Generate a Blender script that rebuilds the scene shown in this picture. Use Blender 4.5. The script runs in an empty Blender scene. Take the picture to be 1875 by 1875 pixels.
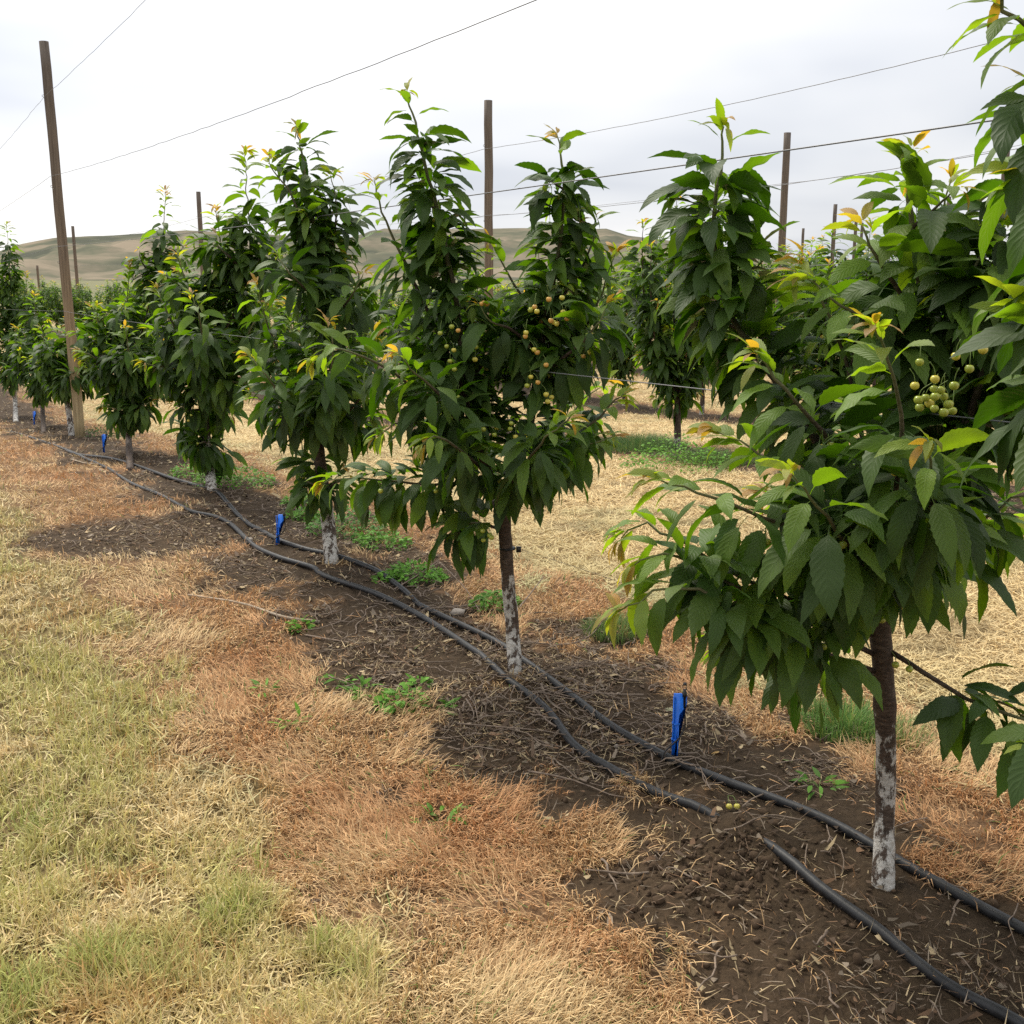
import bpy, math, random
import numpy as np
from mathutils import Vector

random.seed(7)
rng = np.random.default_rng(11)
SC = bpy.context.scene
COL = SC.collection
R = math.radians

# ------------------------------------------------------------------ camera
CAM_H, PITCH, FPX, CX = 1.6, R(12.1), 2019.0, 937.5
cam_d = bpy.data.cameras.new('camera')
cam_d.sensor_width = 36.0
cam_d.lens = 36.0 * FPX / 1875.0
cam_d.clip_start, cam_d.clip_end = 0.05, 12000.0
cam = bpy.data.objects.new('camera', cam_d)
cam.location = (0, 0, CAM_H)
cam.rotation_euler = (R(90) - PITCH, 0, 0)
COL.objects.link(cam)
SC.camera = cam

# ------------------------------------------------------------------ sky and sun (thin bright overcast)
SUN_EL, SUN_AZ = 52.0, -32.0          # azimuth from +Y, negative = left of the view
sun_dir = Vector((math.sin(R(SUN_AZ)) * math.cos(R(SUN_EL)), math.cos(R(SUN_AZ)) * math.cos(R(SUN_EL)), math.sin(R(SUN_EL))))
world = bpy.data.worlds.new("World")
SC.world = world
world.use_nodes = True
NT = world.node_tree
NT.nodes.clear()


def N(nt, kind, **kw):
    n = nt.nodes.new(kind)
    for k, v in kw.items():
        if k in n.inputs:
            n.inputs[k].default_value = v
        else:
            setattr(n, k, v)
    return n


def L(nt, a, b):
    nt.links.new(a, b)


def ramp(nt, stops, interp='LINEAR'):
    n = nt.nodes.new('ShaderNodeValToRGB')
    e = n.color_ramp
    e.interpolation = interp
    while len(e.elements) < len(stops):
        e.elements.new(0.5)
    for el, (p, c) in zip(e.elements, stops):
        el.position = p
        el.color = (c[0], c[1], c[2], 1)
    return n


def mixc(nt, fac, a, b, mode='MIX'):
    n = nt.nodes.new('ShaderNodeMix')
    n.data_type = 'RGBA'
    n.blend_type = mode
    for sock, v in ((n.inputs[0], fac), (n.inputs[6], a), (n.inputs[7], b)):
        if hasattr(v, 'links') or hasattr(v, 'is_linked'):
            nt.links.new(v, sock)
        elif isinstance(v, (int, float)):
            sock.default_value = v
        else:
            sock.default_value = (v[0], v[1], v[2], 1)
    return n.outputs[2]


def math_n(nt, op, a, b=None, c=None):
    n = nt.nodes.new('ShaderNodeMath')
    n.operation = op
    for i, v in enumerate((a, b, c)):
        if v is None:
            continue
        if hasattr(v, 'is_linked'):
            nt.links.new(v, n.inputs[i])
        else:
            n.inputs[i].default_value = v
    return n.outputs[0]


sky = N(NT, 'ShaderNodeTexSky', sky_type='NISHITA')
sky.sun_disc = False
sky.sun_elevation = R(SUN_EL)
sky.sun_rotation = R(SUN_AZ)
sky.altitude = 300
sky.dust_density = 2.0
bg1 = N(NT, 'ShaderNodeBackground', Strength=0.10)
L(NT, sky.outputs[0], bg1.inputs[0])
tc = N(NT, 'ShaderNodeTexCoord')
sep = N(NT, 'ShaderNodeSeparateXYZ')
L(NT, tc.outputs['Generated'], sep.inputs[0])
# cloud deck projected on a plane high above: coordinates divided by height
zz = math_n(NT, 'MAXIMUM', math_n(NT, 'ADD', sep.outputs[2], 0.16), 0.05)
cxn = math_n(NT, 'DIVIDE', sep.outputs[0], zz)
cyn = math_n(NT, 'DIVIDE', sep.outputs[1], zz)
comb = N(NT, 'ShaderNodeCombineXYZ')
L(NT, cxn, comb.inputs[0])
L(NT, cyn, comb.inputs[1])
nz1 = N(NT, 'ShaderNodeTexNoise', Scale=0.55, Detail=4.0, Roughness=0.45, Distortion=0.3)
L(NT, comb.outputs[0], nz1.inputs['Vector'])
nz2 = N(NT, 'ShaderNodeTexNoise', Scale=2.6, Detail=3.0, Roughness=0.45)
mp = N(NT, 'ShaderNodeMapping')
mp.inputs['Scale'].default_value = (1.0, 1.0, 3.2)
L(NT, tc.outputs['Generated'], mp.inputs[0])
L(NT, mp.outputs[0], nz2.inputs['Vector'])
cl = math_n(NT, 'ADD', math_n(NT, 'MULTIPLY', nz1.outputs[0], 0.55), math_n(NT, 'MULTIPLY', nz2.outputs[0], 0.45))
r_cl = ramp(NT, [(0.36, (0.58, 0.61, 0.68)), (0.45, (0.74, 0.76, 0.80)), (0.53, (0.86, 0.865, 0.88)), (0.62, (0.98, 0.97, 0.96))])
L(NT, cl, r_cl.inputs[0])
# glow of the veiled sun
dotn = N(NT, 'ShaderNodeVectorMath', operation='DOT_PRODUCT')
L(NT, tc.outputs['Generated'], dotn.inputs[0])
dotn.inputs[1].default_value = sun_dir
glow = math_n(NT, 'POWER', math_n(NT, 'MAXIMUM', dotn.outputs['Value'], 0.0), 3.0)
elev = math_n(NT, 'MAXIMUM', sep.outputs[2], 0.0)
bright = math_n(NT, 'ADD', math_n(NT, 'ADD', 0.80, math_n(NT, 'MULTIPLY', glow, 0.55)), math_n(NT, 'MULTIPLY', elev, 0.55))
bg2 = N(NT, 'ShaderNodeBackground')
L(NT, r_cl.outputs[0], bg2.inputs[0])
L(NT, bright, bg2.inputs[1])
mixs = N(NT, 'ShaderNodeMixShader')
mixs.inputs[0].default_value = 0.93
L(NT, bg1.outputs[0], mixs.inputs[1])
L(NT, bg2.outputs[0], mixs.inputs[2])
wo = N(NT, 'ShaderNodeOutputWorld')
L(NT, mixs.outputs[0], wo.inputs[0])

sd = bpy.data.lights.new('sun', 'SUN')
sd.energy = 3.5
sd.angle = R(24)
sd.color = (1.0, 0.93, 0.81)
sun = bpy.data.objects.new('sun', sd)
sun.rotation_euler = (-sun_dir).to_track_quat('-Z', 'Y').to_euler()
COL.objects.link(sun)

SC.view_settings.view_transform = 'Standard'
SC.view_settings.look = 'None'
SC.view_settings.exposure = 0.30
SC.view_settings.gamma = 1.0
SC.render.engine = 'CYCLES'
SC.cycles.max_bounces = 6
SC.cycles.diffuse_bounces = 3
SC.cycles.glossy_bounces = 2
SC.cycles.transmission_bounces = 4
SC.cycles.transparent_max_bounces = 4
SC.cycles.use_denoising = False

# ------------------------------------------------------------------ helpers: noise, terrain, pixel rays
cp, sp = math.cos(PITCH), math.sin(PITCH)
DV = np.array([-math.sin(R(30.5)), math.cos(R(30.5))])      # direction of the tree rows
NV = np.array([math.cos(R(30.5)), math.sin(R(30.5))])       # across the rows, away from the camera
ROW0, ROWSP = 2.18, 5.0


def ray(px, py):
    X, v = px - CX, CX - py
    return np.array([X, FPX * cp + v * sp, v * cp - FPX * sp])


def at(px, py, Y):
    d = ray(px, py)
    return np.array([0, 0, CAM_H]) + d * (Y / d[1])


def _h(ix, iy, s):
    n = (ix.astype(np.int64) * 374761393 + iy.astype(np.int64) * 668265263 + s * 1442695041) & 0x7fffffff
    n = ((n ^ (n >> 13)) * 1274126177) & 0x7fffffff
    n = n ^ (n >> 16)
    return (n & 0xffff) / 65535.0


def vnoise(x, y, s=0):
    x = np.asarray(x, float)
    y = np.asarray(y, float)
    ix, iy = np.floor(x), np.floor(y)
    fx, fy = x - ix, y - iy
    fx = fx * fx * (3 - 2 * fx)
    fy = fy * fy * (3 - 2 * fy)
    a, b = _h(ix, iy, s), _h(ix + 1, iy, s)
    c, d = _h(ix, iy + 1, s), _h(ix + 1, iy + 1, s)
    return (a * (1 - fx) + b * fx) * (1 - fy) + (c * (1 - fx) + d * fx) * fy


def fbm(x, y, s=0, o=4, g=0.5):
    t, a, k = 0.0, 1.0, 0.0
    for i in range(o):
        t = t + a * vnoise(x * 2.03 ** i + 17.3 * i, y * 2.03 ** i - 9.1 * i, s + i)
        k += a
        a *= g
    return t / k


def sst(a, b, x):
    t = np.clip((x - a) / (b - a), 0, 1)
    return t * t * (3 - 2 * t)


def wrow(x, y):
    """distance across from the nearest row line and the row number"""
    w = x * NV[0] + y * NV[1] - ROW0
    k = np.maximum(np.round(w / ROWSP), 0)
    return w - k * ROWSP, k


MOUNDS = []


def zones(x, y):
    """weights of soil, scorched grass, lawn, cut straw"""
    w, k = wrow(x, y)
    nb = (fbm(x * 2.2, y * 2.2, 3, 3) - 0.5) * 0.95 + (fbm(x * 8, y * 8, 5, 3) - 0.5) * 0.75
    wn = w + nb
    near = (k == 0)
    lo = np.where(near, -0.49, -0.62)
    hi = np.where(near, 0.46, 0.42)
    soil = sst(lo - 0.10, lo + 0.10, wn) * (1 - sst(hi - 0.1, hi + 0.1, wn))
    for (mx, my, rr, hh, st) in MOUNDS:
        if st:
            soil = np.maximum(soil, 0.95 * (1 - sst(rr * 0.8, rr * 1.25, np.hypot(x - mx, y - my) + nb * 0.25)))
    lawn = np.where(near, 1 - sst(-1.42, -1.22, wn * 0.6 + w * 0.4), 0.0)
    straw = np.where(near, sst(0.85, 1.15, wn), 1 - (sst(-0.9, -0.75, wn) * (1 - sst(0.75, 0.9, wn))))
    lawn = lawn * (1 - soil)
    straw = straw * (1 - soil) * (1 - lawn)
    scorch = np.clip(1 - soil - lawn - straw, 0, 1)
    return soil, scorch, lawn, straw


def gbase(x, y):
    x = np.asarray(x, float)
    y = np.asarray(y, float)
    r = np.hypot(x, y)
    z = -0.8 * sst(7.0, 21.0, y + 0 * x)
    w, k = wrow(x, y)
    z = z + 0.035 * np.exp(-(w / 0.55) ** 2)
    return z


def gz(x, y):
    x = np.asarray(x, float)
    y = np.asarray(y, float)
    z = gbase(x, y)
    w, k = wrow(x, y)
    fade = 1 / (1 + (np.hypot(x, y) / 40) ** 2)
    z = z + ((fbm(x * 1.4, y * 1.4, 21, 3) - 0.5) * 0.05 + (fbm(x * 6, y * 6, 31, 3) - 0.5) * 0.03) * fade
    sl = np.exp(-(w / 0.8) ** 2)
    z = z + (fbm(x * 22, y * 22, 41, 3, 0.6) - 0.5) * 0.028 * sl * fade
    for (mx, my, rr, hh, st) in MOUNDS:
        d = np.hypot(x - mx, y - my)
        z = z + hh * np.exp(-(d / (rr * 0.75)) ** 2) * (1 + 0.7 * (fbm(x * 14, y * 14, 51, 3) - 0.5))
    return z


def gp(px, py, flat=False):
    d = ray(px, py)
    t = (CAM_H) / -d[2]
    f = gbase if flat else gz
    for _ in range(25):
        p = d * t
        h = float(f(p[0], p[1]))
        t = t * 0.4 + 0.6 * (CAM_H - h) / -d[2]
    p = d * t
    return np.array([p[0], p[1], float(f(p[0], p[1]))])


for (px, py, rr, hh, st) in [(1345, 1545, 0.17, 0.05, 1), (1230, 1650, 0.20, 0.02, 1), (1560, 1800, 0.36, 0.0, 1), (1400, 1800, 0.2, 0.0, 1),
                             (690, 1180, 0.30, 0.02, 1), (760, 1210, 0.35, 0.0, 1), (765, 1765, 0.07, -0.01, 0), (190, 985, 0.5, 0.0, 1),
                             (300, 980, 0.5, 0.0, 1), (897, 1224, 0.05, 0.022, 0), (757, 1105, 0.07, 0.024, 0), (590, 1058, 0.05, 0.018, 0)]:
    g = gp(px, py, True)
    MOUNDS.append((g[0], g[1], rr, hh, st))

# ------------------------------------------------------------------ helpers: objects


def tag(o, label=None, cat=None, group=None, kind=None):
    if label:
        o['label'] = label
    if cat:
        o['category'] = cat
    if group:
        o['group'] = group
    if kind:
        o['kind'] = kind
    return o


def empty(name, loc=(0, 0, 0)):
    o = bpy.data.objects.new(name, None)
    o.empty_display_size = 0.1
    o.location = loc
    COL.objects.link(o)
    return o


def make_mesh(name, V, F4=None, F3=None, attrs=None, mat=None, smooth=True, parent=None, link=True):
    """V (n,3); F4 (m,4); F3 (k,3); attrs {name: (type, array per point)}"""
    me = bpy.data.meshes.new(name)
    V = np.asarray(V, np.float32)
    n4 = 0 if F4 is None else len(F4)
    n3 = 0 if F3 is None else len(F3)
    me.vertices.add(len(V))
    me.vertices.foreach_set('co', V.ravel())
    idx = []
    if n4:
        idx.append(np.asarray(F4, np.int32).ravel())
    if n3:
        idx.append(np.asarray(F3, np.int32).ravel())
    idx = np.concatenate(idx)
    me.loops.add(len(idx))
    me.loops.foreach_set('vertex_index', idx)
    st = np.concatenate([np.arange(n4) * 4, n4 * 4 + np.arange(n3) * 3]).astype(np.int32)
    me.polygons.add(n4 + n3)
    me.polygons.foreach_set('loop_start', st)
    me.update(calc_edges=True)
    if smooth:
        me.polygons.foreach_set('use_smooth', np.ones(n4 + n3, bool))
    for an, (ty, arr) in (attrs or {}).items():
        a = me.attributes.new(an, ty, 'POINT')
        a.data.foreach_set({'FLOAT_COLOR': 'color', 'FLOAT_VECTOR': 'vector', 'FLOAT': 'value'}[ty], np.asarray(arr, np.float32).ravel())
    if mat:
        me.materials.append(mat)
    me.validate()
    if not link:
        return me
    o = bpy.data.objects.new(name, me)
    COL.objects.link(o)
    if parent:
        o.parent = parent
    return o


def catmull(P, n):
    P = np.asarray(P, float)
    if len(P) == 2:
        t = np.linspace(0, 1, n)[:, None]
        return P[0] * (1 - t) + P[1] * t
    Q = np.vstack([2 * P[0] - P[1], P, 2 * P[-1] - P[-2]])
    seg = len(P) - 1
    out = []
    for t in np.linspace(0, seg - 1e-6, n):
        i = int(t)
        f = t - i
        a, b, c, d = Q[i], Q[i + 1], Q[i + 2], Q[i + 3]
        out.append(0.5 * (2 * b + (c - a) * f + (2 * a - 5 * b + 4 * c - d) * f * f + (3 * b - a - 3 * c + d) * f ** 3))
    return np.array(out)


def tube(P, rad, k=8, cap=True, rough=0.0, seed=0):
    """tube along P with radii rad -> V, F4, F3"""
    P = np.asarray(P, float)
    n = len(P)
    rad = np.broadcast_to(np.asarray(rad, float), (n,))
    T = np.gradient(P, axis=0)
    T /= np.linalg.norm(T, axis=1)[:, None] + 1e-9
    ref = np.array([0.0, 0, 1]) if abs(T[0][2]) < 0.8 else np.array([1.0, 0, 0])
    A = np.zeros_like(P)
    a = np.cross(T[0], ref)
    for i in range(n):
        a = a - T[i] * np.dot(a, T[i])
        a /= np.linalg.norm(a) + 1e-9
        A[i] = a
    B = np.cross(T, A)
    ang = np.arange(k) / k * 2 * math.pi
    rr = rad[:, None] * np.ones(k)[None]
    if rough:
        g = np.random.default_rng(seed)
        rr = rr * (1 + rough * g.normal(0, 1, (n, k)))
    V = P[:, None, :] + rr[..., None] * (np.cos(ang)[None, :, None] * A[:, None, :] + np.sin(ang)[None, :, None] * B[:, None, :])
    V = V.reshape(-1, 3)
    i = np.arange(n - 1)[:, None] * k
    j = np.arange(k)[None]
    j2 = (np.arange(k)[None] + 1) % k
    F4 = np.stack([i + j, i + j2, i + k + j2, i + k + j], -1).reshape(-1, 4)
    F3 = []
    if cap:
        V = np.vstack([V, P[0], P[-1]])
        c0, c1 = n * k, n * k + 1
        for q in range(k):
            F3.append((c0, (q + 1) % k, q))
            F3.append((c1, (n - 1) * k + q, (n - 1) * k + (q + 1) % k))
    return V, F4, np.array(F3, int).reshape(-1, 3)


class MB:
    def __init__(s):
        s.V, s.F4, s.F3, s.n = [], [], [], 0

    def add(s, V, F4=None, F3=None):
        s.V.append(np.asarray(V, float))
        if F4 is not None and len(F4):
            s.F4.append(np.asarray(F4) + s.n)
        if F3 is not None and len(F3):
            s.F3.append(np.asarray(F3) + s.n)
        s.n += len(V)
        return s

    def tube(s, P, r, k=8, **kw):
        return s.add(*tube(P, r, k, **kw))

    def box(s, c, size, rot=0.0, top=1.0):
        x, y, z = [q / 2 for q in size]
        v = np.array([(-x, -y, -z), (x, -y, -z), (x, y, -z), (-x, y, -z), (-x * top, -y * top, z), (x * top, -y * top, z), (x * top, y * top, z), (-x * top, y * top, z)])
        ca, sa = math.cos(rot), math.sin(rot)
        v = v @ np.array([[ca, sa, 0], [-sa, ca, 0], [0, 0, 1]]) + np.array(c)
        return s.add(v, [(0, 3, 2, 1), (4, 5, 6, 7), (0, 1, 5, 4), (1, 2, 6, 5), (2, 3, 7, 6), (3, 0, 4, 7)])

    def get(s):
        V = np.vstack(s.V)
        F4 = np.vstack(s.F4) if s.F4 else None
        F3 = np.vstack(s.F3) if s.F3 else None
        return V, F4, F3

    def build(s, name, mat, parent=None, smooth=True, link=True):
        V, F4, F3 = s.get()
        return make_mesh(name, V, F4, F3, None, mat, smooth, parent, link)


# ------------------------------------------------------------------ materials
def newmat(name):
    m = bpy.data.materials.new(name)
    m.use_nodes = True
    m.node_tree.nodes.clear()
    return m, m.node_tree


def simple(name, color, rough=0.6, spec=0.5, var=0.0, scale=30.0, bump=0.0):
    m, t = newmat(name)
    b = N(t, 'ShaderNodeBsdfPrincipled', Roughness=rough)
    b.inputs['Specular IOR Level'].default_value = spec
    o = N(t, 'ShaderNodeOutputMaterial')
    L(t, b.outputs[0], o.inputs[0])
    if var or bump:
        tcn = N(t, 'ShaderNodeTexCoord')
        nz = N(t, 'ShaderNodeTexNoise', Scale=scale, Detail=5.0, Roughness=0.6)
        L(t, tcn.outputs['Object'], nz.inputs['Vector'])
        c = np.array(color)
        rp = ramp(t, [(0.3, c * (1 - var)), (0.7, np.minimum(c * (1 + var), 1))])
        L(t, nz.outputs[0], rp.inputs[0])
        L(t, rp.outputs[0], b.inputs['Base Color'])
        if bump:
            bp = N(t, 'ShaderNodeBump', Strength=bump, Distance=0.01)
            L(t, nz.outputs[0], bp.inputs['Height'])
            L(t, bp.outputs[0], b.inputs['Normal'])
    else:
        b.inputs['Base Color'].default_value = (*color, 1)
    return m


def blade_mat(name, trans=0.3, rough=0.6, spec=0.25):
    m, t = newmat(name)
    a = N(t, 'ShaderNodeAttribute', attribute_name='tint')
    b = N(t, 'ShaderNodeBsdfPrincipled', Roughness=rough)
    b.inputs['Specular IOR Level'].default_value = spec
    L(t, a.outputs['Color'], b.inputs['Base Color'])
    tr = N(t, 'ShaderNodeBsdfTranslucent')
    L(t, a.outputs['Color'], tr.inputs[0])
    mx = N(t, 'ShaderNodeMixShader')
    mx.inputs[0].default_value = trans
    L(t, b.outputs[0], mx.inputs[1])
    L(t, tr.outputs[0], mx.inputs[2])
    o = N(t, 'ShaderNodeOutputMaterial')
    L(t, mx.outputs[0], o.inputs[0])
    return m


def leaf_mat():
    m, t = newmat('cherry_leaf')
    a = N(t, 'ShaderNodeAttribute', attribute_name='tint')
    c = N(t, 'ShaderNodeAttribute', attribute_name='leafco')
    s = N(t, 'ShaderNodeSeparateXYZ')
    L(t, c.outputs['Vector'], s.inputs[0])
    u, v = s.outputs[0], s.outputs[1]
    av = math_n(t, 'ABSOLUTE', v)
    # side veins sweep forward from the midrib
    ph = math_n(t, 'SUBTRACT', math_n(t, 'MULTIPLY', u, 11.0), math_n(t, 'MULTIPLY', av, 2.2))
    vein = math_n(t, 'PINGPONG', ph, 0.5)                       # 0 at a vein
    vn = math_n(t, 'SMOOTH_MIN', math_n(t, 'MULTIPLY', vein, 3.0), math_n(t, 'MULTIPLY', av, 7.0), 0.3)
    vn = math_n(t, 'MINIMUM', vn, 1.0)
    tcn = N(t, 'ShaderNodeTexCoord')
    nz = N(t, 'ShaderNodeTexNoise', Scale=60.0, Detail=3.0)
    L(t, tcn.outputs['Object'], nz.inputs['Vector'])
    geo = N(t, 'ShaderNodeNewGeometry')
    hgt = math_n(t, 'ADD', math_n(t, 'MULTIPLY', vn, 1.0), math_n(t, 'MULTIPLY', nz.outputs[0], 0.5))
    bp = N(t, 'ShaderNodeBump', Strength=0.32, Distance=0.002)
    L(t, hgt, bp.inputs['Height'])
    top = mixc(t, math_n(t, 'MULTIPLY', math_n(t, 'SUBTRACT', 1.0, vn), 0.22), a.outputs['Color'], (0.10, 0.17, 0.03))
    top = mixc(t, math_n(t, 'MULTIPLY', nz.outputs[0], 0.35), top, (0.02, 0.045, 0.012))
    under = mixc(t, 0.22, a.outputs['Color'], (0.11, 0.17, 0.05))
    base = mixc(t, geo.outputs['Backfacing'], top, under)
    b = N(t, 'ShaderNodeBsdfPrincipled')
    L(t, base, b.inputs['Base Color'])
    ro = math_n(t, 'ADD', 0.27, math_n(t, 'MULTIPLY', geo.outputs['Backfacing'], 0.3))
    L(t, ro, b.inputs['Roughness'])
    b.inputs['Specular IOR Level'].default_value = 0.38
    L(t, bp.outputs[0], b.inputs['Normal'])
    tr = N(t, 'ShaderNodeBsdfTranslucent')
    tcol = mixc(t, 1.0, a.outputs['Color'], (2.7, 2.9, 0.4), 'MULTIPLY')
    L(t, tcol, tr.inputs[0])
    mx = N(t, 'ShaderNodeMixShader')
    mx.inputs[0].default_value = 0.40
    L(t, b.outputs[0], mx.inputs[1])
    L(t, tr.outputs[0], mx.inputs[2])
    o = N(t, 'ShaderNodeOutputMaterial')
    L(t, mx.outputs[0], o.inputs[0])
    return m


def bark_mat():
    """brown bark, peeling whitewash on the lowest half metre of the stem (height above the tree's base)"""
    m, t = newmat('bark')
    tcn = N(t, 'ShaderNodeTexCoord')
    ht = N(t, 'ShaderNodeAttribute', attribute_name='stemh')
    mpn = N(t, 'ShaderNodeMapping')
    mpn.inputs['Scale'].default_value = (1, 1, 3.0)
    L(t, tcn.outputs['Object'], mpn.inputs[0])
    nz = N(t, 'ShaderNodeTexNoise', Scale=45.0, Detail=6.0, Roughness=0.65)
    L(t, mpn.outputs[0], nz.inputs['Vector'])
    nzb = N(t, 'ShaderNodeTexNoise', Scale=9.0, Detail=3.0)
    L(t, tcn.outputs['Object'], nzb.inputs['Vector'])
    bark = ramp(t, [(0.3, (0.028, 0.019, 0.013)), (0.52, (0.068, 0.046, 0.033)), (0.75, (0.15, 0.11, 0.082))])
    L(t, nz.outputs[0], bark.inputs[0])
    n2 = N(t, 'ShaderNodeTexNoise', Scale=34.0, Detail=7.0, Roughness=0.72)
    mp2 = N(t, 'ShaderNodeMapping')
    mp2.inputs['Scale'].default_value = (1, 1, 0.55)
    L(t, tcn.outputs['Object'], mp2.inputs[0])
    L(t, mp2.outputs[0], n2.inputs['Vector'])
    # more paint where 0.06 < height < 0.45
    up = N(t, 'ShaderNodeMapRange')
    up.inputs['From Min'].default_value = 0.30
    up.inputs['From Max'].default_value = 0.56
    up.inputs['To Min'].default_value = 0.075
    up.inputs['To Max'].default_value = -0.30
    L(t, ht.outputs['Fac'], up.inputs['Value'])
    k = math_n(t, 'ADD', math_n(t, 'ADD', n2.outputs[0], math_n(t, 'MULTIPLY', math_n(t, 'SUBTRACT', nzb.outputs[0], 0.5), 0.55)), up.outputs[0])
    mask = ramp(t, [(0.50, (0, 0, 0)), (0.56, (1, 1, 1))])
    L(t, k, mask.inputs[0])
    wc = ramp(t, [(0.3, (0.30, 0.27, 0.23)), (0.7, (0.58, 0.56, 0.52))])
    L(t, nz.outputs[0], wc.inputs[0])
    colr = mixc(t, mask.outputs[0], bark.outputs[0], wc.outputs[0])
    tipm = N(t, 'ShaderNodeMapRange')
    tipm.inputs['From Min'].default_value = 2.35
    tipm.inputs['From Max'].default_value = 3.0
    L(t, ht.outputs['Fac'], tipm.inputs['Value'])
    colr = mixc(t, tipm.outputs[0], colr, (0.15, 0.17, 0.06))
    b = N(t, 'ShaderNodeBsdfPrincipled', Roughness=0.75)
    b.inputs['Specular IOR Level'].default_value = 0.3
    L(t, colr, b.inputs['Base Color'])
    bp = N(t, 'ShaderNodeBump', Strength=0.7, Distance=0.006)
    L(t, math_n(t, 'ADD', nz.outputs[0], math_n(t, 'MULTIPLY', mask.outputs[0], 0.4)), bp.inputs['Height'])
    L(t, bp.outputs[0], b.inputs['Normal'])
    o = N(t, 'ShaderNodeOutputMaterial')
    L(t, b.outputs[0], o.inputs[0])
    return m


def ground_mat():
    m, t = newmat('orchard_ground')
    a = N(t, 'ShaderNodeAttribute', attribute_name='tint')
    g = N(t, 'ShaderNodeNewGeometry')
    n1 = N(t, 'ShaderNodeTexNoise', Scale=55.0, Detail=8.0, Roughness=0.7)
    n2 = N(t, 'ShaderNodeTexNoise', Scale=7.0, Detail=5.0, Roughness=0.6)
    vo = N(t, 'ShaderNodeTexVoronoi', Scale=38.0)
    for n in (n1, n2, vo):
        L(t, g.outputs['Position'], n.inputs['Vector'])
    r1 = ramp(t, [(0.25, (0.55, 0.55, 0.55)), (0.75, (1.45, 1.42, 1.38))])
    L(t, n1.outputs[0], r1.inputs[0])
    r2 = ramp(t, [(0.3, (0.75, 0.75, 0.75)), (0.7, (1.25, 1.22, 1.18))])
    L(t, n2.outputs[0], r2.inputs[0])
    c = mixc(t, 1.0, a.outputs['Color'], r1.outputs[0], 'MULTIPLY')
    c = mixc(t, 1.0, c, r2.outputs[0], 'MULTIPLY')
    b = N(t, 'ShaderNodeBsdfPrincipled', Roughness=0.95)
    b.inputs['Specular IOR Level'].default_value = 0.1
    L(t, c, b.inputs['Base Color'])
    bp = N(t, 'ShaderNodeBump', Strength=0.8, Distance=0.012)
    L(t, math_n(t, 'ADD', n1.outputs[0], math_n(t, 'MULTIPLY', vo.outputs['Distance'], -0.35)), bp.inputs['Height'])
    L(t, bp.outputs[0], b.inputs['Normal'])
    o = N(t, 'ShaderNodeOutputMaterial')
    L(t, b.outputs[0], o.inputs[0])
    return m


def hill_mat():
    m, t = newmat('dry_hill_grass')
    g = N(t, 'ShaderNodeNewGeometry')
    mpn = N(t, 'ShaderNodeMapping')
    mpn.inputs['Scale'].default_value = (0.006, 0.006, 0.02)
    L(t, g.outputs['Position'], mpn.inputs[0])
    n1 = N(t, 'ShaderNodeTexNoise', Scale=1.6, Detail=9.0, Roughness=0.62)
    L(t, mpn.outputs[0], n1.inputs['Vector'])
    r1 = ramp(t, [(0.36, (0.085, 0.09, 0.07)), (0.45, (0.125, 0.125, 0.09)), (0.52, (0.175, 0.155, 0.115)), (0.62, (0.24, 0.20, 0.15))])
    L(t, n1.outputs[0], r1.inputs[0])
    b = N(t, 'ShaderNodeBsdfPrincipled', Roughness=1.0)
    b.inputs['Specular IOR Level'].default_value = 0.0
    L(t, r1.outputs[0], b.inputs['Base Color'])
    o = N(t, 'ShaderNodeOutputMaterial')
    L(t, b.outputs[0], o.inputs[0])
    return m


def wood_mat():
    m, t = newmat('weathered_post_wood')
    tcn = N(t, 'ShaderNodeTexCoord')
    mpn = N(t, 'ShaderNodeMapping')
    mpn.inputs['Scale'].default_value = (60, 60, 2.2)
    L(t, tcn.outputs['Object'], mpn.inputs[0])
    n1 = N(t, 'ShaderNodeTexNoise', Scale=1.0, Detail=6.0, Roughness=0.65)
    L(t, mpn.outputs[0], n1.inputs['Vector'])
    s = N(t, 'ShaderNodeSeparateXYZ')
    L(t, tcn.outputs['Object'], s.inputs[0])
    low = ramp(t, [(0.0, (0.36, 0.29, 0.165)), (0.28, (0.30, 0.225, 0.135)), (0.5, (0.19, 0.145, 0.105)), (1.0, (0.14, 0.118, 0.10))])
    L(t, math_n(t, 'DIVIDE', s.outputs[2], 4.2), low.inputs[0])
    r1 = ramp(t, [(0.3, (0.55, 0.52, 0.5)), (0.7, (1.3, 1.3, 1.3))])
    L(t, n1.outputs[0], r1.inputs[0])
    c = mixc(t, 1.0, low.outputs[0], r1.outputs[0], 'MULTIPLY')
    b = N(t, 'ShaderNodeBsdfPrincipled', Roughness=0.85)
    b.inputs['Specular IOR Level'].default_value = 0.2
    L(t, c, b.inputs['Base Color'])
    bp = N(t, 'ShaderNodeBump', Strength=0.6, Distance=0.006)
    L(t, n1.outputs[0], bp.inputs['Height'])
    L(t, bp.outputs[0], b.inputs['Normal'])
    o = N(t, 'ShaderNodeOutputMaterial')
    L(t, b.outputs[0], o.inputs[0])
    return m


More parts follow.
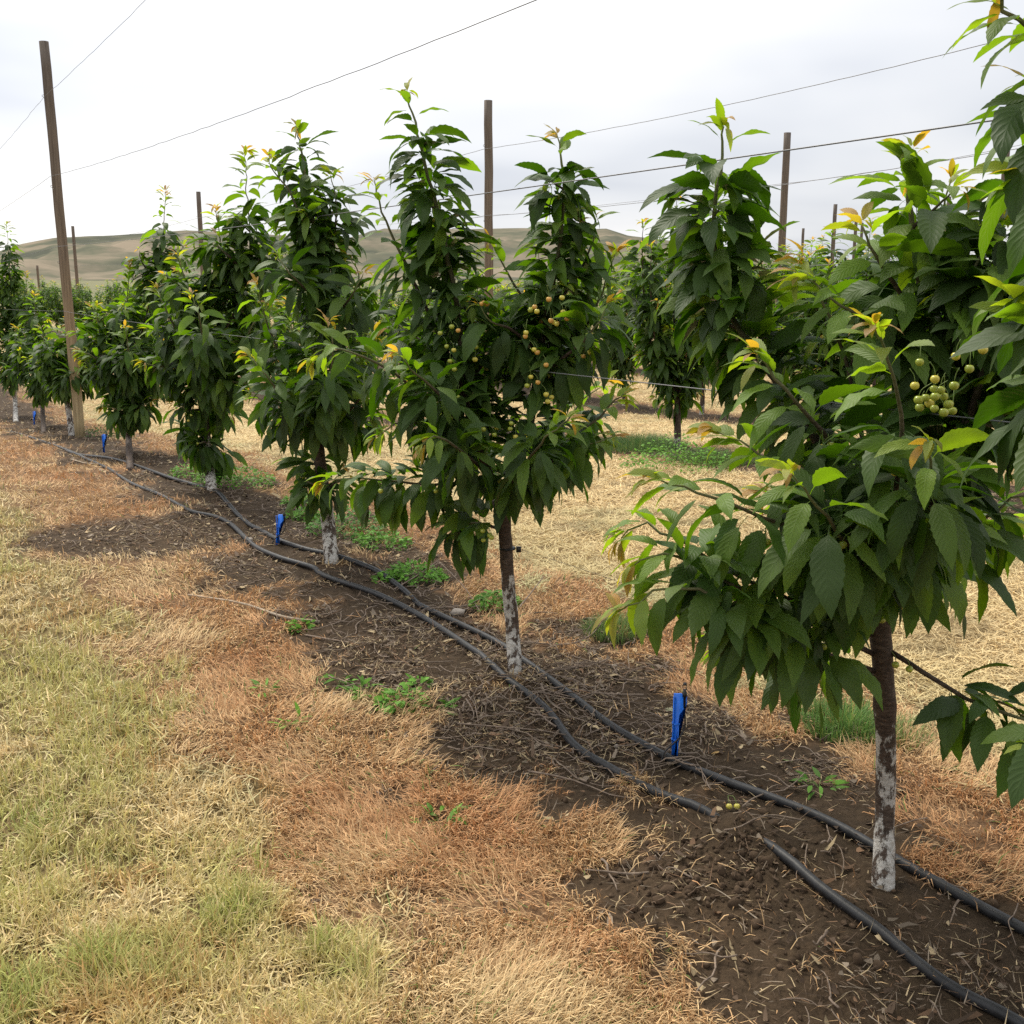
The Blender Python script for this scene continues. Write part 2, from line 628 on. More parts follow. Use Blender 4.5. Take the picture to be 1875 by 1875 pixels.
M_LEAF = leaf_mat()
M_BARK = bark_mat()
M_GROUND = ground_mat()
M_HILL = hill_mat()
M_WOOD = wood_mat()
M_GRASS = blade_mat('grass_blade', 0.25, 0.55, 0.3)
M_DRY = blade_mat('dry_straw', 0.15, 0.75, 0.15)
M_WEED = blade_mat('weed_leaf', 0.35, 0.6, 0.2)
M_WIRE = simple('galvanised_wire', (0.12, 0.12, 0.125), 0.5, 0.5)
M_HOSE = simple('black_poly_hose', (0.016, 0.016, 0.017), 0.5, 0.35, 0.5, 30, 0.15)
M_DUSTY = simple('dusty_hose', (0.12, 0.11, 0.10), 0.7, 0.3, 0.5, 25, 0.2)
M_BLUE = simple('blue_plastic', (0.010, 0.16, 0.74), 0.42, 0.5, 0.12, 40)
M_BLACK = simple('black_plastic', (0.009, 0.009, 0.010), 0.4, 0.5)
M_TWIG = simple('dead_twig', (0.19, 0.145, 0.11), 0.85, 0.2, 0.45, 60)
M_PALE = simple('bleached_stick', (0.33, 0.27, 0.20), 0.85, 0.2, 0.3, 40)
M_STEM = simple('fruit_stalk', (0.14, 0.20, 0.05), 0.6, 0.3)
M_CLOD = simple('soil_clod', (0.075, 0.051, 0.033), 0.95, 0.1, 0.35, 40, 0.5)
M_STONE = simple('pale_stone', (0.30, 0.26, 0.22), 0.8, 0.3, 0.3, 30, 0.4)


def cherry_mat(name, c1, c2):
    m, t = newmat(name)
    tcn = N(t, 'ShaderNodeTexCoord')
    nz = N(t, 'ShaderNodeTexNoise', Scale=60.0, Detail=2.0)
    L(t, tcn.outputs['Object'], nz.inputs['Vector'])
    rp = ramp(t, [(0.35, c1), (0.65, c2)])
    L(t, nz.outputs[0], rp.inputs[0])
    b = N(t, 'ShaderNodeBsdfPrincipled', Roughness=0.25)
    b.inputs['Subsurface Weight'].default_value = 0.15
    b.inputs['Subsurface Radius'].default_value = (0.004, 0.003, 0.001)
    L(t, rp.outputs[0], b.inputs['Base Color'])
    o = N(t, 'ShaderNodeOutputMaterial')
    L(t, b.outputs[0], o.inputs[0])
    return m


M_CH = [cherry_mat('cherry_green', (0.24, 0.31, 0.03), (0.38, 0.40, 0.06)),
        cherry_mat('cherry_yellow', (0.52, 0.47, 0.06), (0.60, 0.50, 0.09)),
        cherry_mat('cherry_blush', (0.62, 0.42, 0.09), (0.60, 0.31, 0.08)),
        cherry_mat('cherry_red', (0.55, 0.08, 0.03), (0.6, 0.14, 0.04))]

# ------------------------------------------------------------------ ground sheet
def ground_color(x, y):
    so, sc_, la, st = zones(x, y)
    n1 = fbm(x * 1.7, y * 1.7, 61, 4)[:, None]
    soil = np.array([0.056, 0.040, 0.026]) * (0.8 + 0.4 * n1)
    scorch = np.array([0.17, 0.105, 0.06]) * (0.7 + 0.6 * n1)
    lawn = np.array([0.15, 0.115, 0.055]) * (0.7 + 0.5 * n1)
    stra = np.array([0.36, 0.27, 0.15]) * (0.75 + 0.45 * n1)
    c = so[:, None] * soil + sc_[:, None] * scorch + la[:, None] * lawn + st[:, None] * stra
    return c


def polar(r0, r1, nr, a0, a1, na):
    r = r0 * (r1 / r0) ** np.linspace(0, 1, nr)
    a = np.radians(np.concatenate([np.linspace(-180, a0, 50, endpoint=False), np.linspace(a0, a1, na), np.linspace(a1, 180, 50)[1:]]))
    Rr, A = np.meshgrid(r, a, indexing='ij')
    n, k = Rr.shape
    i = np.arange(n - 1)[:, None] * k
    j = np.arange(k - 1)[None]
    F = np.stack([i + j, i + k + j, i + k + j + 1, i + j + 1], -1).reshape(-1, 4)
    return (Rr * np.sin(A)).ravel(), (Rr * np.cos(A)).ravel(), F


gx, gy, gF = polar(0.35, 6000.0, 640, -42, 42, 620)
gzv = gz(gx, gy)
gc = ground_color(gx, gy)
far = sst(55, 120, np.hypot(gx, gy))[:, None]
gc = gc * (1 - far) + np.array([0.16, 0.16, 0.09]) * far
ground = make_mesh('ground', np.stack([gx, gy, gzv], -1), gF[:, ::-1], None,
                   {'tint': ('FLOAT_COLOR', np.concatenate([gc, np.ones((len(gc), 1))], 1))}, M_GROUND)
tag(ground, 'orchard floor of bare soil strips, scorched grass and mown alleys', None, None, 'structure')

# ------------------------------------------------------------------ hills on the skyline
prof = [(-700, 505), (-300, 490), (-60, 474), (0, 458), (40, 445), (100, 434), (200, 430), (340, 420), (430, 424), (560, 432), (640, 434), (700, 420),
        (760, 417), (850, 418), (960, 416), (1060, 419), (1110, 417), (1150, 430), (1200, 436), (1300, 448), (1400, 470), (1550, 492), (1800, 500), (2600, 505)]
pa = np.array([math.atan2(*(ray(a, b)[:2])) for a, b in prof])
pe = np.array([ray(a, b)[2] / math.hypot(*ray(a, b)[:2]) for a, b in prof])
na_, nr_ = 520, 130
A = np.linspace(pa[0] + 0.001, pa[-1] - 0.001, na_)
rr_ = np.linspace(560, 2300, nr_)
RR, AA = np.meshgrid(rr_, A, indexing='ij')
HX, HY = RR * np.sin(AA), RR * np.cos(AA)
E = np.interp(AA, pa, pe)
crest = 1500.0
t_ = np.clip((RR - 560) / (crest - 560), 0, 1)
prf = t_ ** 1.25
top_h = E * crest + 2.4
HZ = top_h * prf - 1.5
gul = np.abs(fbm(HX * 0.006, HY * 0.004, 71, 5, 0.55) - 0.5) * 2
HZ = HZ + (gul - 0.25) * 48 * np.sin(np.pi * np.clip(t_, 0, 1)) ** 0.8 * np.clip(top_h / 60, 0, 1)
HZ = HZ + (fbm(HX * 0.02, HY * 0.02, 75, 4) - 0.5) * 5 * np.clip(top_h / 60, 0, 1) * np.sin(np.pi * np.clip(t_ * 0.97, 0, 1))
back = np.clip((RR - crest) / 800, 0, 1)
HZ = HZ * (1 - back ** 1.3 * 0.8) - (back > 0) * back * 20
HZ[0] = -6
i = np.arange(nr_ - 1)[:, None] * na_
j = np.arange(na_ - 1)[None]
hF = np.stack([i + j, i + j + 1, i + na_ + j + 1, i + na_ + j], -1).reshape(-1, 4)
hills = make_mesh('hills', np.stack([HX.ravel(), HY.ravel(), HZ.ravel()], -1), hF, None, None, M_HILL)
tag(hills, 'low dry grassy hills along the skyline', None, None, 'structure')

# ------------------------------------------------------------------ grass, stubble and litter as blades
def blades(P, az, lean, bend, Ln, W, C, mat, name, label, cat=None, kind='stuff', parent=None):
    n = len(P)
    h = np.stack([np.cos(az), np.sin(az), 0 * az], -1)
    side = np.stack([-np.sin(az), np.cos(az), 0 * az], -1)
    up = np.array([0, 0, 1.0])
    tw = rng.normal(0, 0.5, n)[:, None]
    side = side * np.cos(tw) + up * np.sin(tw) * 0.6
    l1, l2 = lean, lean + bend
    a = P
    b = a + (Ln * 0.5)[:, None] * (np.sin(l1)[:, None] * h + np.cos(l1)[:, None] * up)
    c = b + (Ln * 0.5)[:, None] * (np.sin(l2)[:, None] * h + np.cos(l2)[:, None] * up)
    w = W[:, None] * side
    V = np.stack([a - w * 0.5, a + w * 0.5, b + w * 0.42, b - w * 0.42, c], 1).reshape(-1, 3)
    i = np.arange(n) * 5
    F4 = np.stack([i, i + 1, i + 2, i + 3], -1)
    F3 = np.stack([i + 3, i + 2, i + 4], -1)
    col = np.repeat(np.concatenate([C, np.ones((n, 1))], 1), 5, axis=0)
    o = make_mesh(name, V, F4, F3, {'tint': ('FLOAT_COLOR', col)}, mat, smooth=False, parent=parent)
    if label:
        tag(o, label, cat, None, kind)
    return o


def sample_ground(n, rmin=1.6, rmax=30.0, amax=36, g=0.0):
    """uniform over angle; radius pdf ~ r^-(1+g)"""
    th = np.radians(rng.uniform(-amax, amax, n))
    q = rng.uniform(0, 1, n)
    if g == 0:
        r = rmin * (rmax / rmin) ** q
    else:
        r = (rmin ** -g + q * (rmax ** -g - rmin ** -g)) ** (-1 / g)
    return r * np.sin(th), r * np.cos(th), r


def lawn_field():
    x, y, r = sample_ground(560000, 1.7, 24.0, 37, 0.30)
    so, sco, la, st = zones(x, y)
    u = rng.uniform(0, 1, len(x))
    bare = fbm(x * 5.5, y * 5.5, 101, 2)
    tuft = fbm(x * 11, y * 11, 102, 2)
    keep = (u < la * (0.35 + 0.65 * sst(0.30, 0.5, tuft))) & (bare > 0.12)
    x, y, r = x[keep], y[keep], r[keep]
    n = len(x)
    cl1 = fbm(x * 11, y * 11, 102, 2)
    g1 = fbm(x * 2.1, y * 2.1, 107, 3)
    w, k = wrow(x, y)
    green = 0.72 * sst(0.46, 0.74, g1 + 0.11 * sst(-1.3, -2.3, w) + rng.normal(0, 0.08, n))
    for (px, py, rad) in [(470, 1590, .16), (430, 1680, .15), (180, 1780, .22), (600, 1740, .12), (60, 1500, .25), (640, 1800, .1), (20, 1840, .25)]:
        q = gp(px, py, True)
        green = np.maximum(green, 0.9 * (1 - sst(rad * 0.15, rad * 1.35, np.hypot(x - q[0], y - q[1]) * (0.35 + 1.3 * fbm(x * 5, y * 5, 109, 3)))))
    tan = np.array([0.66, 0.49, 0.225])
    pale = np.array([0.74, 0.61, 0.34])
    gr = np.array([0.50, 0.48, 0.15])
    vg = np.array([0.27, 0.37, 0.075])
    mixp = rng.uniform(0, 1, n)[:, None]
    dry = tan * mixp + pale * (1 - mixp)
    gg = np.clip(green, 0, 1)[:, None] * (rng.uniform(0, 1, n)[:, None] < 0.78)
    gv = np.clip(green - 0.55, 0, 0.7)[:, None] / 0.7
    gcol = gr * (1 - gv) + vg * gv
    C = dry * (1 - gg) + gcol * gg
    brown = (fbm(x * 4.0, y * 4.0, 111, 3) > 0.60)[:, None]
    C = np.where(brown & (gg < 0.5), C * np.array([0.84, 0.72, 0.62]), C)
    C = np.clip(C * rng.uniform(0.6, 1.25, n)[:, None], 0, .85)
    tall = 0.6 + 0.9 * cl1
    Ln = rng.uniform(0.018, 0.060, n) * tall * (1 + 0.55 * np.clip(green, 0, 1.2))
    az = rng.uniform(0, 6.283, n)
    flat = rng.uniform(0, 1, n) < np.where(green > 0.7, 0.12, 0.34)
    lean = np.where(flat, rng.uniform(1.1, 1.5, n), np.abs(rng.normal(0.35, 0.3, n)))
    bend = np.where(flat, rng.normal(0.05, 0.15, n), rng.uniform(0, 0.9, n))
    W = rng.uniform(0.0018, 0.0046, n) + 0.0004 * r
    P = np.stack([x, y, gz(x, y) + np.where(flat, rng.uniform(0.003, 0.02, n), -0.002)], -1)
    blades(P, az, lean, bend, Ln, W, C, M_GRASS, 'lawn_grass', 'short patchy green and tan lawn grass left of the tree row')


def scorch_field():
    x, y, r = sample_ground(560000, 1.7, 26.0, 37, 0.3)
    so, sco, la, st = zones(x, y)
    u = rng.uniform(0, 1, len(x))
    patch = fbm(x * 3.1, y * 3.1, 121, 3)
    keep = (u < sco ** 1.6 * (0.25 + 0.75 * sst(0.22, 0.36, patch)) + so * 0.008 * (patch > 0.5))
    x, y, r = x[keep], y[keep], r[keep]
    n = len(x)
    w, k = wrow(x, y)
    t = np.clip(fbm(x * 1.9, y * 1.9, 127, 3) * 1.5 - 0.28 + 0.35 * sst(-0.8, -1.4, w) * (k == 0) + rng.normal(0, 0.16, n), 0, 1)[:, None]
    org = np.array([0.58, 0.315, 0.15])
    pal = np.array([0.70, 0.53, 0.29])
    C = (org * (1 - t) + pal * t) * rng.uniform(0.6, 1.2, n)[:, None]
    grn = rng.uniform(0, 1, n) < 0.022
    C[grn] = np.array([0.17, 0.26, 0.07])
    # the dead mat lies combed in slowly turning directions
    flow = fbm(x * 2.6, y * 2.6, 131, 2) * 9.0
    az = flow + rng.normal(0, 0.8, n)
    Ln = rng.uniform(0.025, 0.075, n)
    lean = np.clip(rng.normal(0.95, 0.4, n), 0.1, 1.5)
    bend = rng.uniform(0, 0.9, n)
    W = rng.uniform(0.0012, 0.0026, n) + 0.00045 * r
    P = np.stack([x, y, gz(x, y) + rng.uniform(0, 0.012, n)], -1)
    blades(P, az, lean, bend, Ln, W, C, M_DRY, 'scorched_grass', 'matted orange brown dead grass along both sides of the soil strip')


def straw_field():
    x, y, r = sample_ground(620000, 3.2, 40.0, 37, -0.1)
    so, sco, la, st = zones(x, y)
    u = rng.uniform(0, 1, len(x))
    keep = (u < st * 0.95 + la * 0.03)
    x, y, r = x[keep], y[keep], r[keep]
    n = len(x)
    w, k = wrow(x, y)
    t = rng.uniform(0, 1, n)[:, None]
    C = (np.array([0.64, 0.47, 0.23]) * (1 - t) + np.array([0.76, 0.61, 0.34]) * t) * rng.uniform(0.65, 1.15, n)[:, None]
    gpatch = (sst(0.52, 0.66, fbm(x * 1.5, y * 1.5, 141, 3)) * 0.6 + 0.5 * (k == 0) * (1 - sst(1.0, 2.0, w)))[:, None]
    C = C * (1 - gpatch * 0.6) + np.array([0.36, 0.37, 0.19]) * gpatch * 0.6
    dark = sst(0.60, 0.70, fbm(x * 3.3, y * 5.3, 145, 3))[:, None]
    C = C * (1 - 0.35 * dark)
    az = rng.uniform(0, 6.283, n)
    Ln = rng.uniform(0.04, 0.12, n)
    lean = rng.uniform(1.15, 1.6, n)
    bend = rng.normal(0.1, 0.3, n)
    W = rng.uniform(0.0015, 0.003, n) + 0.0005 * r
    heap = fbm(x * 4, y * 4, 149, 3)
    P = np.stack([x, y, gz(x, y) + rng.uniform(0.002, 0.02, n) + 0.05 * np.clip(heap - 0.45, 0, 1)], -1)
    blades(P, az, lean, bend, Ln, W, C, M_DRY, 'cut_straw', 'pale mown straw lying over the alleys between rows')


def litter_field():
    x, y, r = sample_ground(420000, 1.7, 26.0, 37, 0.1)
    so, sco, la, st = zones(x, y)
    w, k = wrow(x, y)
    u = rng.uniform(0, 1, len(x))
    nearpile = (0.16 + 0.84 * sst(2.9, 4.2, y)) * sst(0.32, 0.62, fbm(x * 4, y * 4, 161, 3))
    keep = u < so * np.clip(nearpile * 1.3, 0.07, 1) + sco * 0.03
    x, y, r = x[keep], y[keep], r[keep]
    n = len(x)
    t = rng.uniform(0, 1, n)[:, None]
    C = np.where(t < 0.22, np.array([0.44, 0.34, 0.20]), np.where(t < 0.45, np.array([0.24, 0.19, 0.14]), np.where(t < 0.85, np.array([0.11, 0.075, 0.05]), np.array([0.20, 0.12, 0.07])))) * rng.uniform(0.5, 1.35, n)[:, None]
    az = rng.uniform(0, 6.283, n)
    Ln = 0.012 + rng.gamma(1.6, 0.016, n)
    lean = rng.uniform(1.1, 1.65, n)
    bend = rng.normal(0, 0.35, n)
    W = rng.uniform(0.0008, 0.0024, n) + 0.0004 * r
    wide = rng.uniform(0, 1, n) < 0.10
    W = np.where(wide, W * 5.5, W)
    Ln = np.where(wide, Ln * 0.7, Ln)
    P = np.stack([x, y, gz(x, y) + rng.uniform(0.001, 0.014, n)], -1)
    blades(P, az, lean, bend, Ln, W, C, M_DRY, 'plant_litter', 'dead stalks and dry leaf litter scattered over the soil strip')


lawn_field()
scorch_field()
straw_field()
litter_field()


def ico(r=1.0):
    t = (1 + 5 ** 0.5) / 2
    v = np.array([(-1, t, 0), (1, t, 0), (-1, -t, 0), (1, -t, 0), (0, -1, t), (0, 1, t), (0, -1, -t), (0, 1, -t), (t, 0, -1), (t, 0, 1), (-t, 0, -1), (-t, 0, 1)], float)
    v /= np.linalg.norm(v[0])
    f = [(0, 11, 5), (0, 5, 1), (0, 1, 7), (0, 7, 10), (0, 10, 11), (1, 5, 9), (5, 11, 4), (11, 10, 2), (10, 7, 6), (7, 1, 8), (3, 9, 4), (3, 4, 2), (3, 2, 6), (3, 6, 8), (3, 8, 9),
         (4, 9, 5), (2, 4, 11), (6, 2, 10), (8, 6, 7), (9, 8, 1)]
    V = [tuple(q) for q in v]
    cache = {}

    def mid(a, b):
        k = (min(a, b), max(a, b))
        if k not in cache:
            m = (np.array(V[a]) + np.array(V[b]))
            V.append(tuple(m / np.linalg.norm(m)))
            cache[k] = len(V) - 1
        return cache[k]
    F = []
    for a, b, c in f:
        ab, bc, ca = mid(a, b), mid(b, c), mid(c, a)
        F += [(a, ab, ca), (b, bc, ab), (c, ca, bc), (ab, bc, ca)]
    return np.array(V) * r, np.array(F)


ICO_V, ICO_F = ico()


def clods():
    x, y, r = sample_ground(26000, 1.8, 12.0, 34, 0.4)
    so, sco, la, st = zones(x, y)
    ctr = gp(1345, 1610, True)
    c2 = gp(1180, 1600, True)
    pile = np.exp(-(np.hypot(x - ctr[0], y - ctr[1]) / 0.30) ** 2) + 0.6 * np.exp(-(np.hypot(x - c2[0], y - c2[1]) / 0.3) ** 2)
    u = rng.uniform(0, 1, len(x))
    keep = u < so * (0.05 + pile * .6)
    x, y = x[keep], y[keep]
    # extra clods of the heap
    ex = ctr[0] + rng.normal(0, 0.11, 260)
    ey = ctr[1] + rng.normal(0, 0.11, 260)
    x, y = np.concatenate([x, ex]), np.concatenate([y, ey])
    n = len(x)
    s = rng.gamma(1.3, 0.0022, n) + 0.0022
    s = np.clip(s, 0, 0.019)
    k = len(ICO_V)
    D = 1 + rng.normal(0, 0.13, (n, k))
    V = ICO_V[None] * D[..., None] * s[:, None, None] * rng.uniform(0.7, 1.2, (n, 1, 3))
    V = V + np.stack([x, y, gz(x, y) + s * 0.35], -1)[:, None]
    F = (ICO_F[None] + (np.arange(n) * k)[:, None, None]).reshape(-1, 3)
    o = make_mesh('soil_clods', V.reshape(-1, 3), None, F, None, M_CLOD, smooth=True)
    tag(o, 'crumbly brown soil clods strewn over the bare strip', None, None, 'stuff')


clods()


def twig_stuff():
    b = MB()
    x, y, r = sample_ground(52000, 1.9, 22.0, 36, 0.1)
    so, sco, la, st = zones(x, y)
    keep = rng.uniform(0, 1, len(x)) < so * (0.008 + 0.22 * sst(2.9, 4.0, y) * sst(0.3, 0.55, fbm(x * 3, y * 3, 171, 3)))
    x, y = x[keep], y[keep]
    for xx, yy in zip(x, y):
        l = random.uniform(0.05, 0.22) + (0.2 if random.random() < .12 else 0)
        a = random.uniform(0, 6.28)
        z = float(gz(xx, yy)) + 0.006
        n = 5
        P = []
        for q in range(n):
            s = q / (n - 1) - 0.5
            px_, py_ = xx + math.cos(a) * l * s + random.gauss(0, l * 0.035), yy + math.sin(a) * l * s + random.gauss(0, l * 0.035)
            P.append((px_, py_, max(float(gz(px_, py_)) + 0.004, z + random.uniform(-0.004, 0.02)) + random.uniform(0, 0.012)))
        P = catmull(P, 8)
        r0 = random.uniform(0.0013, 0.0040)
        b.tube(P, np.linspace(r0, r0 * 0.45, 8), 5)
    o = b.build('prunings', M_TWIG)
    tag(o, 'brown prunings and thin twigs littering the soil strip', None, None, 'stuff')


twig_stuff()

# ------------------------------------------------------------------ leaves
def leaf_template(nu, nv, serr):
    """rows along the leaf (first two rows are the stalk), columns across"""
    ku = [0, .05, .14, .28, .44, .60, .74, .86, .94, 1.0]
    kw = [0.05, .38, .72, .95, 1.0, .90, .68, .38, .15, 0.0]
    us = np.linspace(0, 1, nu)
    w = np.interp(us, ku, kw)
    edge = np.ones(nu)
    if serr:
        edge[1::2] += 0.085
        edge[0::2] -= 0.02
    v = np.linspace(-1, 1, nv)
    return us, w, edge, v


def leaf_mesh_arrays(B, Dv, Ls, Ws, phi_drop, roll, fold, tint, tmpl, seed=0):
    """vectorised leaves. B base (n,3), Dv start direction (n,3), Ls blade length, Ws half width, phi_drop total droop angle"""
    us, w, edge, v = tmpl
    n = len(B)
    g = np.random.default_rng(seed)
    stalk = 0.20
    uu = np.concatenate([[-stalk, -stalk * 0.5], us])
    ww = np.concatenate([[0.03, 0.03], w * 1.0])
    ww[2] = 0.05
    ee = np.concatenate([[1, 1], edge])
    m = len(uu)
    h = Dv.copy()
    h[:, 2] = 0
    hn = np.linalg.norm(h, axis=1)
    bad = hn < 0.05
    az = g.uniform(0, 6.283, n)
    h[bad] = np.stack([np.cos(az), np.sin(az), 0 * az], -1)[bad]
    h /= np.linalg.norm(h, axis=1)[:, None]
    phi0 = np.arcsin(np.clip(Dv[:, 2] / np.linalg.norm(Dv, axis=1), -1, 1))
    tt = (uu - uu[0]) / (uu[-1] - uu[0])
    shape = tt ** 0.85
    phi = phi0[:, None] - phi_drop[:, None] * shape[None]
    phi = np.maximum(phi, -1.62)
    du = np.diff(uu, prepend=uu[0])
    ch = np.cumsum(np.cos(phi) * du[None], axis=1)
    cz = np.cumsum(np.sin(phi) * du[None], axis=1)
    bow = g.normal(0, 0.14, n)
    S = np.stack([-h[:, 1], h[:, 0], 0 * h[:, 0]], -1)
    up = np.array([0, 0, 1.0])
    Cc = B[:, None] + Ls[:, None, None] * (ch[..., None] * h[:, None] + cz[..., None] * up + (bow[:, None] * tt[None] ** 2)[..., None] * S[:, None])
    Nn = -np.sin(phi)[..., None] * h[:, None] + np.cos(phi)[..., None] * up
    cr, sr = np.cos(roll)[:, None, None], np.sin(roll)[:, None, None]
    S2 = S[:, None] * cr + Nn * sr
    N2 = Nn * cr - S[:, None] * sr
    wv = (ww * ee)[None, :, None] * v[None, None, :] * Ws[:, None, None]
    wavy = g.uniform(0.02, 0.09, n)[:, None, None] * np.sin(uu[None, :, None] * g.uniform(9, 16, n)[:, None, None] + g.uniform(0, 6, n)[:, None, None] + np.sign(v)[None, None] * 1.0) * np.abs(v)[None, None]
    zo = np.abs(wv) * fold[:, None, None] - (np.abs(v)[None, None] ** 3) * Ws[:, None, None] * ww[None, :, None] * 0.18 + wavy * Ws[:, None, None] * 2.0 * (ww[None, :, None])
    V = Cc[:, :, None] + wv[..., None] * S2[:, :, None] + zo[..., None] * N2[:, :, None]
    k = len(v)
    V = V.reshape(-1, 3)
    i = (np.arange(m - 1) * k)[:, None]
    j = np.arange(k - 1)[None]
    F = np.stack([i + j, i + k + j, i + k + j + 1, i + j + 1], -1).reshape(-1, 4)
    F = (F[None] + (np.arange(n) * m * k)[:, None, None]).reshape(-1, 4)
    col = np.repeat(np.concatenate([tint, np.ones((n, 1))], 1), m * k, axis=0)
    lc = np.zeros((m, k, 3))
    lc[..., 0] = uu[:, None]
    lc[..., 1] = v[None]
    lc = np.tile(lc.reshape(-1, 3), (n, 1))
    return V, F[:, ::-1], col, lc


T_HI = leaf_template(19, 5, True)
T_MID = leaf_template(9, 3, False)
T_LO = leaf_template(5, 3, False)

DARK = np.array([0.013, 0.033, 0.0045])
MIDG = np.array([0.034, 0.080, 0.008])
LIGHT = np.array([0.125, 0.205, 0.022])
YEL = np.array([0.23, 0.26, 0.045])
BRON = np.array([0.36, 0.20, 0.085])


class Tree:
    def __init__(s, seed, scale=1.0):
        s.g = np.random.default_rng(seed)
        s.B, s.D, s.L, s.W, s.dr, s.ro, s.fo, s.C = [], [], [], [], [], [], [], []
        s.branches = []
        s.spurs = []
        s.sc = scale

    def leaf(s, p, d, ln, drop, tip):
        g = s.g
        s.B.append(p)
        s.D.append(d / (np.linalg.norm(d) + 1e-9))
        s.L.append(ln)
        s.W.append(ln * g.uniform(0.132, 0.185) * (1 - 0.15 * tip))
        s.dr.append(drop)
        s.ro.append(g.normal(0, 0.42))
        s.fo.append(g.uniform(0.05, 0.5))
        m = g.uniform(0, 1)
        c = DARK * (1 - m) + MIDG * m
        t = np.clip(tip + g.normal(0, 0.10), 0, 1.15)
        if t < 0.5:
            c = c * (1 - t * 2) + LIGHT * t * 2
        elif t < 0.9:
            q = (t - 0.5) / 0.4
            c = LIGHT * (1 - q) + YEL * q
        else:
            q = min((t - 0.9) / 0.12, 1)
            c = YEL * (1 - q) + BRON * q
        s.C.append(c * g.uniform(0.75, 1.25))

    def shoot(s, pts, r0=0.010, r1=0.002, bare=0.1, tipf=0.3, dens=1.0, ln=0.135, bronze=True, spur=0.065, up=0.0, mop=7, light=0.0):
        """pts: polyline; leaves in whorls (spurs) up to 1 - tipf, then single leaves to a young tip"""
        g = s.g
        pts = np.asarray(pts, float)
        n = max(10, int(np.linalg.norm(np.diff(pts, axis=0), axis=1).sum() / 0.05))
        P = catmull(pts, n)
        wob = g.normal(0, 0.004, P.shape) * np.linspace(0, 1, n)[:, None]
        P = P + wob
        s.branches.append((P, r0 * 0.85, r1 * 0.8))
        seg = np.linalg.norm(np.diff(P, axis=0), axis=1)
        cum = np.concatenate([[0], np.cumsum(seg)])
        Lt = cum[-1]

        def pos(d):
            i = min(np.searchsorted(cum, d, side='right') - 1, n - 2)
            f = (d - cum[i]) / (seg[i] + 1e-9)
            T = P[i + 1] - P[i]
            return P[i] * (1 - f) + P[i + 1] * f, T / (np.linalg.norm(T) + 1e-9)
        d = Lt * bare
        ang = g.uniform(0, 6.28)
        tl = Lt * tipf
        while d < Lt:
            p, T = pos(min(d, Lt - 1e-4))
            a = np.cross(T, [0.3, 0.2, 1.0])
            a /= np.linalg.norm(a) + 1e-9
            b = np.cross(T, a)
            rem = (Lt - d)
            if rem > tl:
                s.spurs.append(p)
                km = max(1, int(round((mop * 1.1 if mop > 5 else mop) * dens * g.uniform(0.7, 1.3))))
                for q in range(km):
                    th = ang + q * 6.283 / km + g.normal(0, 0.3)
                    perp = math.cos(th) * a + math.sin(th) * b
                    dd = perp + T * g.uniform(0.1, 0.9) + np.array([0, 0, g.uniform(-0.25, 0.45) + up])
                    l = ln * 1.15 * g.uniform(0.6, 1.18)
                    s.leaf(p + perp * 0.01, dd, l, g.uniform(0.85, 1.9), 0.0 + light + 0.25 * (g.uniform() < 0.18))
                d += spur * g.uniform(0.7, 1.3)
                ang += 2.4
            else:
                f = 1 - rem / tl                       # 0 .. 1 towards the tip
                th = ang
                perp = math.cos(th) * a + math.sin(th) * b
                dd = perp * (1.1 - 0.7 * f) + T * (0.4 + 0.9 * f) + np.array([0, 0, 0.35])
                l = ln * (1.05 - 0.55 * f ** 1.5) * g.uniform(0.85, 1.1)
                tipv = light + 0.12 + 0.55 * f if f < 0.72 else 0.62 + 0.36 * (f - 0.72) / 0.28 + (0.12 if bronze and f > 0.86 else 0)
                s.leaf(p, dd, l, g.uniform(1.0, 2.0) * (1 - 0.25 * f), tipv)
                d += 0.024 * g.uniform(0.7, 1.2) * (1 - 0.55 * f)
                ang += 2.4
        # crowning leaves at the very tip
        p, T = P[-1], (P[-1] - P[-2]) / (np.linalg.norm(P[-1] - P[-2]) + 1e-9)
        for q in range(3 if Lt < 0.5 else 5):
            dd = T * 0.9 + g.normal(0, 0.7, 3) + np.array([0, 0, 0.2])
            s.leaf(p, dd, ln * g.uniform(0.28, 0.52), g.uniform(0.8, 2.1), g.uniform(.85, 1.05) if bronze else 0.6)
        return P

    def side_shoots(s, P, n, l0, l1, f0=0.15, f1=0.75, rise=0.5, **kw):
        g = s.g
        for q in range(n):
            f = f0 + (f1 - f0) * (q + g.uniform(0, 1)) / n
            i = int(f * (len(P) - 1))
            a = q * 2.4 + g.uniform(0, 1.0)
            l = g.uniform(l0, l1) * (1.1 - 0.6 * f)
            d = np.array([math.cos(a), math.sin(a), 0])
            rz = rise * g.uniform(0.5, 1.3)
            s.shoot([P[i], P[i] + d * l * 0.5 + [0, 0, l * 0.5 * rz], P[i] + d * l * 0.95 + [0, 0, l * rz * 0.95]], 0.006, 0.0018, 0.12, 0.35, **kw)

